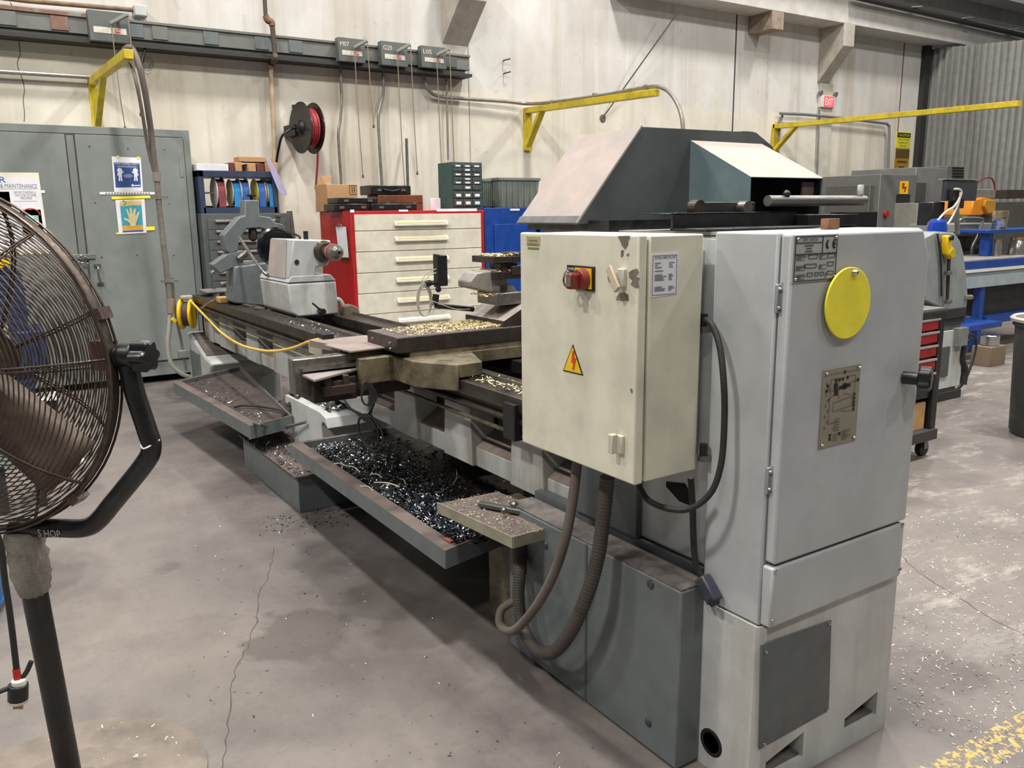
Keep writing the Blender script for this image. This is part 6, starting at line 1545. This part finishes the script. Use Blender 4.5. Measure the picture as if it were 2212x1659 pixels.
tobox('column', 2086, 2160, 466, X4-.05, .7, M('dark machine base', '4d4e49', .6), ym_)
X5 = -5.6
t = thing('milling_table', 'grey machine table with a bent handle rail in front of the yellow machine', 'machine', tuple(P(2100, 560, 'x', X5)))
mb = MB(); pbox(mb, 2066, 484, 2148, 499, X5, .6); mb.build('table_top', M('grey painted table', '7e817d', .45), t, bev=.01)
mb = MB(); pbox(mb, 2070, 505, 2122, 510, X5+.01, .5); pbox(mb, 2082, 513, 2125, 540, X5-.1, .4); pbox(mb, 2100, 540, 2140, 562, X5, .3); mb.build('slideways', M('machine black', '3b3c39', .5), t, bev=.004)
a = P(2095, 560, 'x', X5); B(X5-.5, X5-.1, P(2070, 0, 'x', X5).y, P(2130, 0, 'x', X5).y, 0, a.z).build('table_base', M('machine black', '3b3c39', .5), t)
MB().tube([P(2066, 486, 'x', X5+.05), P(2076, 474, 'x', X5+.05), P(2090, 471, 'x', X5+.05), P(2118, 472, 'x', X5+.05), P(2122, 480, 'x', X5+.05), P(2112, 510, 'x', X5+.05), P(2100, 535, 'x', X5+.05), P(2101, 560, 'x', X5+.05)], .018, 8, 5).build('handle_rail', M('rail grey', '77776f', .4, .4), t)
mb = MB(); t5 = thing('steel_block', 'dark brown steel block by the corrugated wall at the right edge', 'block', tuple(P(2195, 430, 'x', -7)))
pbox(mb, 2176, 410, 2235, 428, -6.9, .4); mb.build('block_body', M('dark brown steel', '3d2f2a', .6), t5)
tobox('machine_bed', 2140, 2240, 436, -6.9, .8, M('dark olive machine', '4f514b', .5), t5)
# blue bench
XB5 = -4.9
wb = thing('workbench', 'blue and grey steel workbench at the right edge', 'workbench', tuple(P(2150, 700, 'x', XB5)*1)); wb.location.z = 0
yb0 = P(2083, 570, 'x', XB5).y; yb1 = yb0+2.2
zA_, zB_ = P(2085, 566, 'x', XB5).z, P(2085, 583, 'x', XB5).z
B(XB5-.64, XB5, yb0, yb1, zB_, zA_).build('bench_edge', bluep, wb, bev=.004)
B(XB5-.63, XB5-.01, yb0+.01, yb1, zA_, zA_+.012).build('bench_top', M('bench top', '8f8883', .5, dirt='6d6763', amt=.5), wb)
B(XB5-.62, XB5+.02, yb0, yb1, zB_-.035, zB_-.004).build('white_rail', whitep, wb)
zC_ = P(2092, 624, 'x', XB5).z
B(XB5-.6, XB5, yb0+.05, yb1, zC_, zB_-.04).build('drawer_front', M('pale blue grey', '9ba7ac', .45), wb, bev=.004)
for px in (2122, ):
    y = P(px, 640, 'x', XB5).y
    B(XB5-.1, XB5-.02, y, y+.09, 0, zC_).build('leg', bluep, wb, bev=.004)
B(XB5-.62, XB5-.55, yb0+.3, yb0+.4, 0, zC_).build('leg', bluep, wb, bev=.004)
zs_ = P(2120, 700, 'x', XB5).z
B(XB5-.12, XB5-.0, P(2130, 700, 'x', XB5).y, yb1, P(2140, 690, 'x', XB5).z-.05, P(2140, 690, 'x', XB5).z+.03).build('lower_frame', bluep, wb)
B(XB5-.6, XB5-.1, P(2132, 700, 'x', XB5).y, yb1, P(2140, 685, 'x', XB5).z, zC_-.02).build('dark_shelf_unit', M('dark unit', '1c1d1c', .5), wb)
zq = P(2083, 706, 'x', XB5+.3)
B(XB5-.1, XB5+.3, zq.y, zq.y+.75, zq.z-.06, zq.z).build('lower_shelf', bluep, wb, bev=.004)
XU = -5.2
y = P(2137, 505, 'x', XU).y
B(XU-.1, XU, y, y+.10, zA_+.012, P(2140, 500, 'x', XU).z).build('riser_post', bluep, wb, bev=.004)
a = P(2127, 497, 'x', XU)
B(XU-.35, XU+.05, a.y, a.y+1.6, a.z-.035, a.z).build('riser_shelf', bluep, wb, bev=.004)
zsf = a.z
cn = M('clear jar', 'b7b0a6', .1, .3); 
for i, (px, w, h_, nm, lb) in enumerate(((2158, .05, .15, 'metal_canister', 'bright ribbed metal canister on the blue riser shelf'),)):
    c = P(px, 497, 'x', XU-.1); 
    t = thing(nm, lb, 'canister', (c.x, c.y, zsf))
    MB().rev((c.x, c.y, zsf+.001), (0, 0, 1), [(0, 0), (.085, 0), (.085, .03), (.078, .035), (.085, .07), (.078, .075), (.085, .11), (.085, .14)], 24).build('canister_body', chrome, t)
    MB().rev((c.x, c.y, zsf+.14), (0, 0, 1), [(.088, 0), (.09, .07), (.07, .075), (0, .075)], 20).build('canister_lid', M('gold lid', 'c9b58c', .25, .9), t)
for px, r, h_, lb in ((2152, .045, .16, 'tall jar with a checked pattern on the blue bench'), (2197, .11, .17, 'wide shiny metal jar on the blue bench at the right edge')):
    c = P(px, 562, 'x', XB5-.25)
    t = thing('glass_jar', lb, 'jar', (c.x, c.y, zA_+.012))
    MB().rev((c.x, c.y, zA_+.013), (0, 0, 1), [(0, 0), (r, 0), (r, h_*.8), (r*.8, h_), (r*.8, h_+.01)], 24).build('jar_body', M('silver jar', 'b0aca6', .15, .8), t)
    MB().rev((c.x, c.y, zA_+.013+h_), (0, 0, 1), [(r*.85, 0), (r*.85, .03), (0, .032)], 24).build('jar_lid', M('copper lid', 'b58d62', .3, .8), t)
# red wheel thing under the bench
c = P(2108, 650, 'x', -6.0)
t = thing('grinding_wheel', 'faded red wheel with a pale guard ring behind the second lathe', 'wheel', (c.x, c.y, c.z))
MB().rev(c, (1, 0, 0), [(0, 0), (.11, .0), (.11, .02), (0, .03)], 28).build('wheel', M('faded red', 'a5524a', .6), t)
MB().tube([c+Vector((.02, cos(k*pi/12)*.17, sin(k*pi/12)*.2)) for k in range(25)], .014, 8, 2).build('guard_ring', M('pale ring', '9c968c', .5), t)
MB().cyl((c.x-.05, c.y, 0), (c.x-.05, c.y, c.z), .05, n=14).build('stand', M('stand grey', '8b877f', .5), t)
# metal can on the floor under the bench
c = P(2152, 790, 'z', 0)
t = thing('metal_can', 'shiny metal can on a brown box on the floor below the blue bench', 'can', (c.x, c.y, 0))
B(c.x-.2, c.x, c.y-.13, c.y+.17, 0, .2).build('brown_box', M('brown weathered box', '7a6a55', .7), t, bev=.006)
MB().cyl((c.x-.1, c.y+.02, .2), (c.x-.1, c.y+.02, .31), .09, n=24).build('can_body', chrome, t, bev=.01)
# rubbish bin
C_ = P(2268, 940, 'z', 0)
t = thing('rubbish_bin', 'large black plastic bin with a pale rim at the right edge', 'bin', (C_.x, C_.y, 0))
zr2 = .86
MB().rev((C_.x, C_.y, 0), (0, 0, 1), [(.0, .0), (.245, .0), (.26, .03), (.29, zr2-.08), (.305, zr2-.075), (.305, zr2-.03), (.295, zr2-.03), (.285, zr2-.05), (.25, .05), (0, .04)], 48, cap=False).build('bin_body', M('charcoal plastic', '2a2b2b', .5, dirt='4a4a49', amt=.5, scale=5), t)
MB().rev((C_.x, C_.y, zr2-.03), (0, 0, 1), [(.285, -.02), (.318, -.015), (.325, .005), (.31, .018), (.29, .01), (.285, -.02)], 48, cap=False).build('bin_rim', M('pale worn rim', 'b7b4ad', .5), t)
# can on the round bar, wood block on the end cabinet
q = P(1858, 424, 'z', 1.645); q.x = -1.76
cy_ = P(1858, 424, 'x', -1.76).y
t = thing('drink_can', 'white drink can standing on the round steel bar', 'can', (-1.76, cy_, 1.645))
MB().rev((-1.76, cy_, 1.6435), (0, 0, 1), [(.007, 0), (.0095, .003), (.0105, .006), (.0105, .032), (.009, .036), (.008, .036)], 20).build('can_body', M('white can print', 'd8dad8', .3, .2, dirt='6b7a72', amt=.8, scale=60, lo=.5), t)
a = P(1803, 484, 'x', -1.43)
o = B(-1.46, -1.435, P(1790, 480, 'x', -1.435).y, P(1814, 480, 'x', -1.435).y, 1.5475, P(1800, 472, 'x', -1.435).z).build('wood_offcut', M('dark wood offcut', '8c6248', .7, dirt='5a3a28', amt=.6, scale=30), None, bev=.001, origin=(-1.445, a.y, 1.5475)); tag(o, 'small brown wood offcut on top of the end cabinet', 'wood block')
# floor swarf
def fchips(n, reg, size, m, label, zz=.003):
    def f():
        while True:
            px, py = rnd.uniform(reg[0], reg[2]), rnd.uniform(reg[1], reg[3])
            p = P(px, py, 'z', zz)
            if len(reg) > 4 and not reg[4](px, py, p): continue
            return p
    o = chips(n, f, size, rnd).build('floor_chips', m, None, origin=(0, 0, 0)); return tag(o, label, 'metal chips', kind='stuff')
cl = lambda px, py, p: (p-Vector((-1.9, 2.75, 0))).length < abs(rnd.gauss(0, .55)) or rnd.random() < .12
fchips(1000, (1915, 1100, 2212, 1659, lambda px, py, p: p.y > 2.35 and (p.x < 0)), .0085, M('pale floor chip', 'e8e2cf', .4, .3), 'pale metal chips scattered on the floor right of the lathe end')
fchips(190, (400, 1000, 1450, 1659, lambda px, py, p: p.y < 1.45 and (p-FB).length > .5), .009, chipm, 'few bright chips scattered on the floor in front of the lathe')
fchips(170, (560, 1060, 760, 1160, lambda px, py, p: p.x > -4.32 and p.y < 1.6 and abs(p.x+4.2) < .1+rnd.random()*.15), .013, chipd, 'dark chips on the floor at the right end of the coolant tank')
fchips(28, (100, 1560, 440, 1650, lambda px, py, p: (p-FB).length < .30), .009, M('pale floor chip', 'e8e2cf', .4, .3), 'tiny chips on the round fan base', .036)

# ================================================================== LIGHT
w = bpy.data.worlds.new('hall'); SC.world = w; w.use_nodes = True
w.node_tree.nodes['Background'].inputs[0].default_value = (.86, .92, 1, 1)
w.node_tree.nodes['Background'].inputs[1].default_value = .15
def lamp(x, y, z, e, sx=.9, sy=.5, col=(1, .965, .91)):
    l = bpy.data.lights.new('high_bay_lamp', 'AREA'); l.shape = 'RECTANGLE'; l.size = sx; l.size_y = sy; l.energy = e; l.color = col
    o = bpy.data.objects.new('high_bay_lamp', l); COL.objects.link(o); o.location = (x, y, z)
E_ = 620
for x in (-6.6, -1.6, 3.2):
    for y in (-4.5, 1.0, 6.5, 12.):
        lamp(x, y, 8.2, E_*(.55 if x > 3 else 1)*(1.3 if y < 2 and -5 < x < 3 else .85 if x < -5 else .9))
SC.view_settings.view_transform = 'Standard'; SC.view_settings.look = 'None'
SC.view_settings.gamma = 1; SC.view_settings.use_curve_mapping = False
SC.view_settings.exposure = -0.66
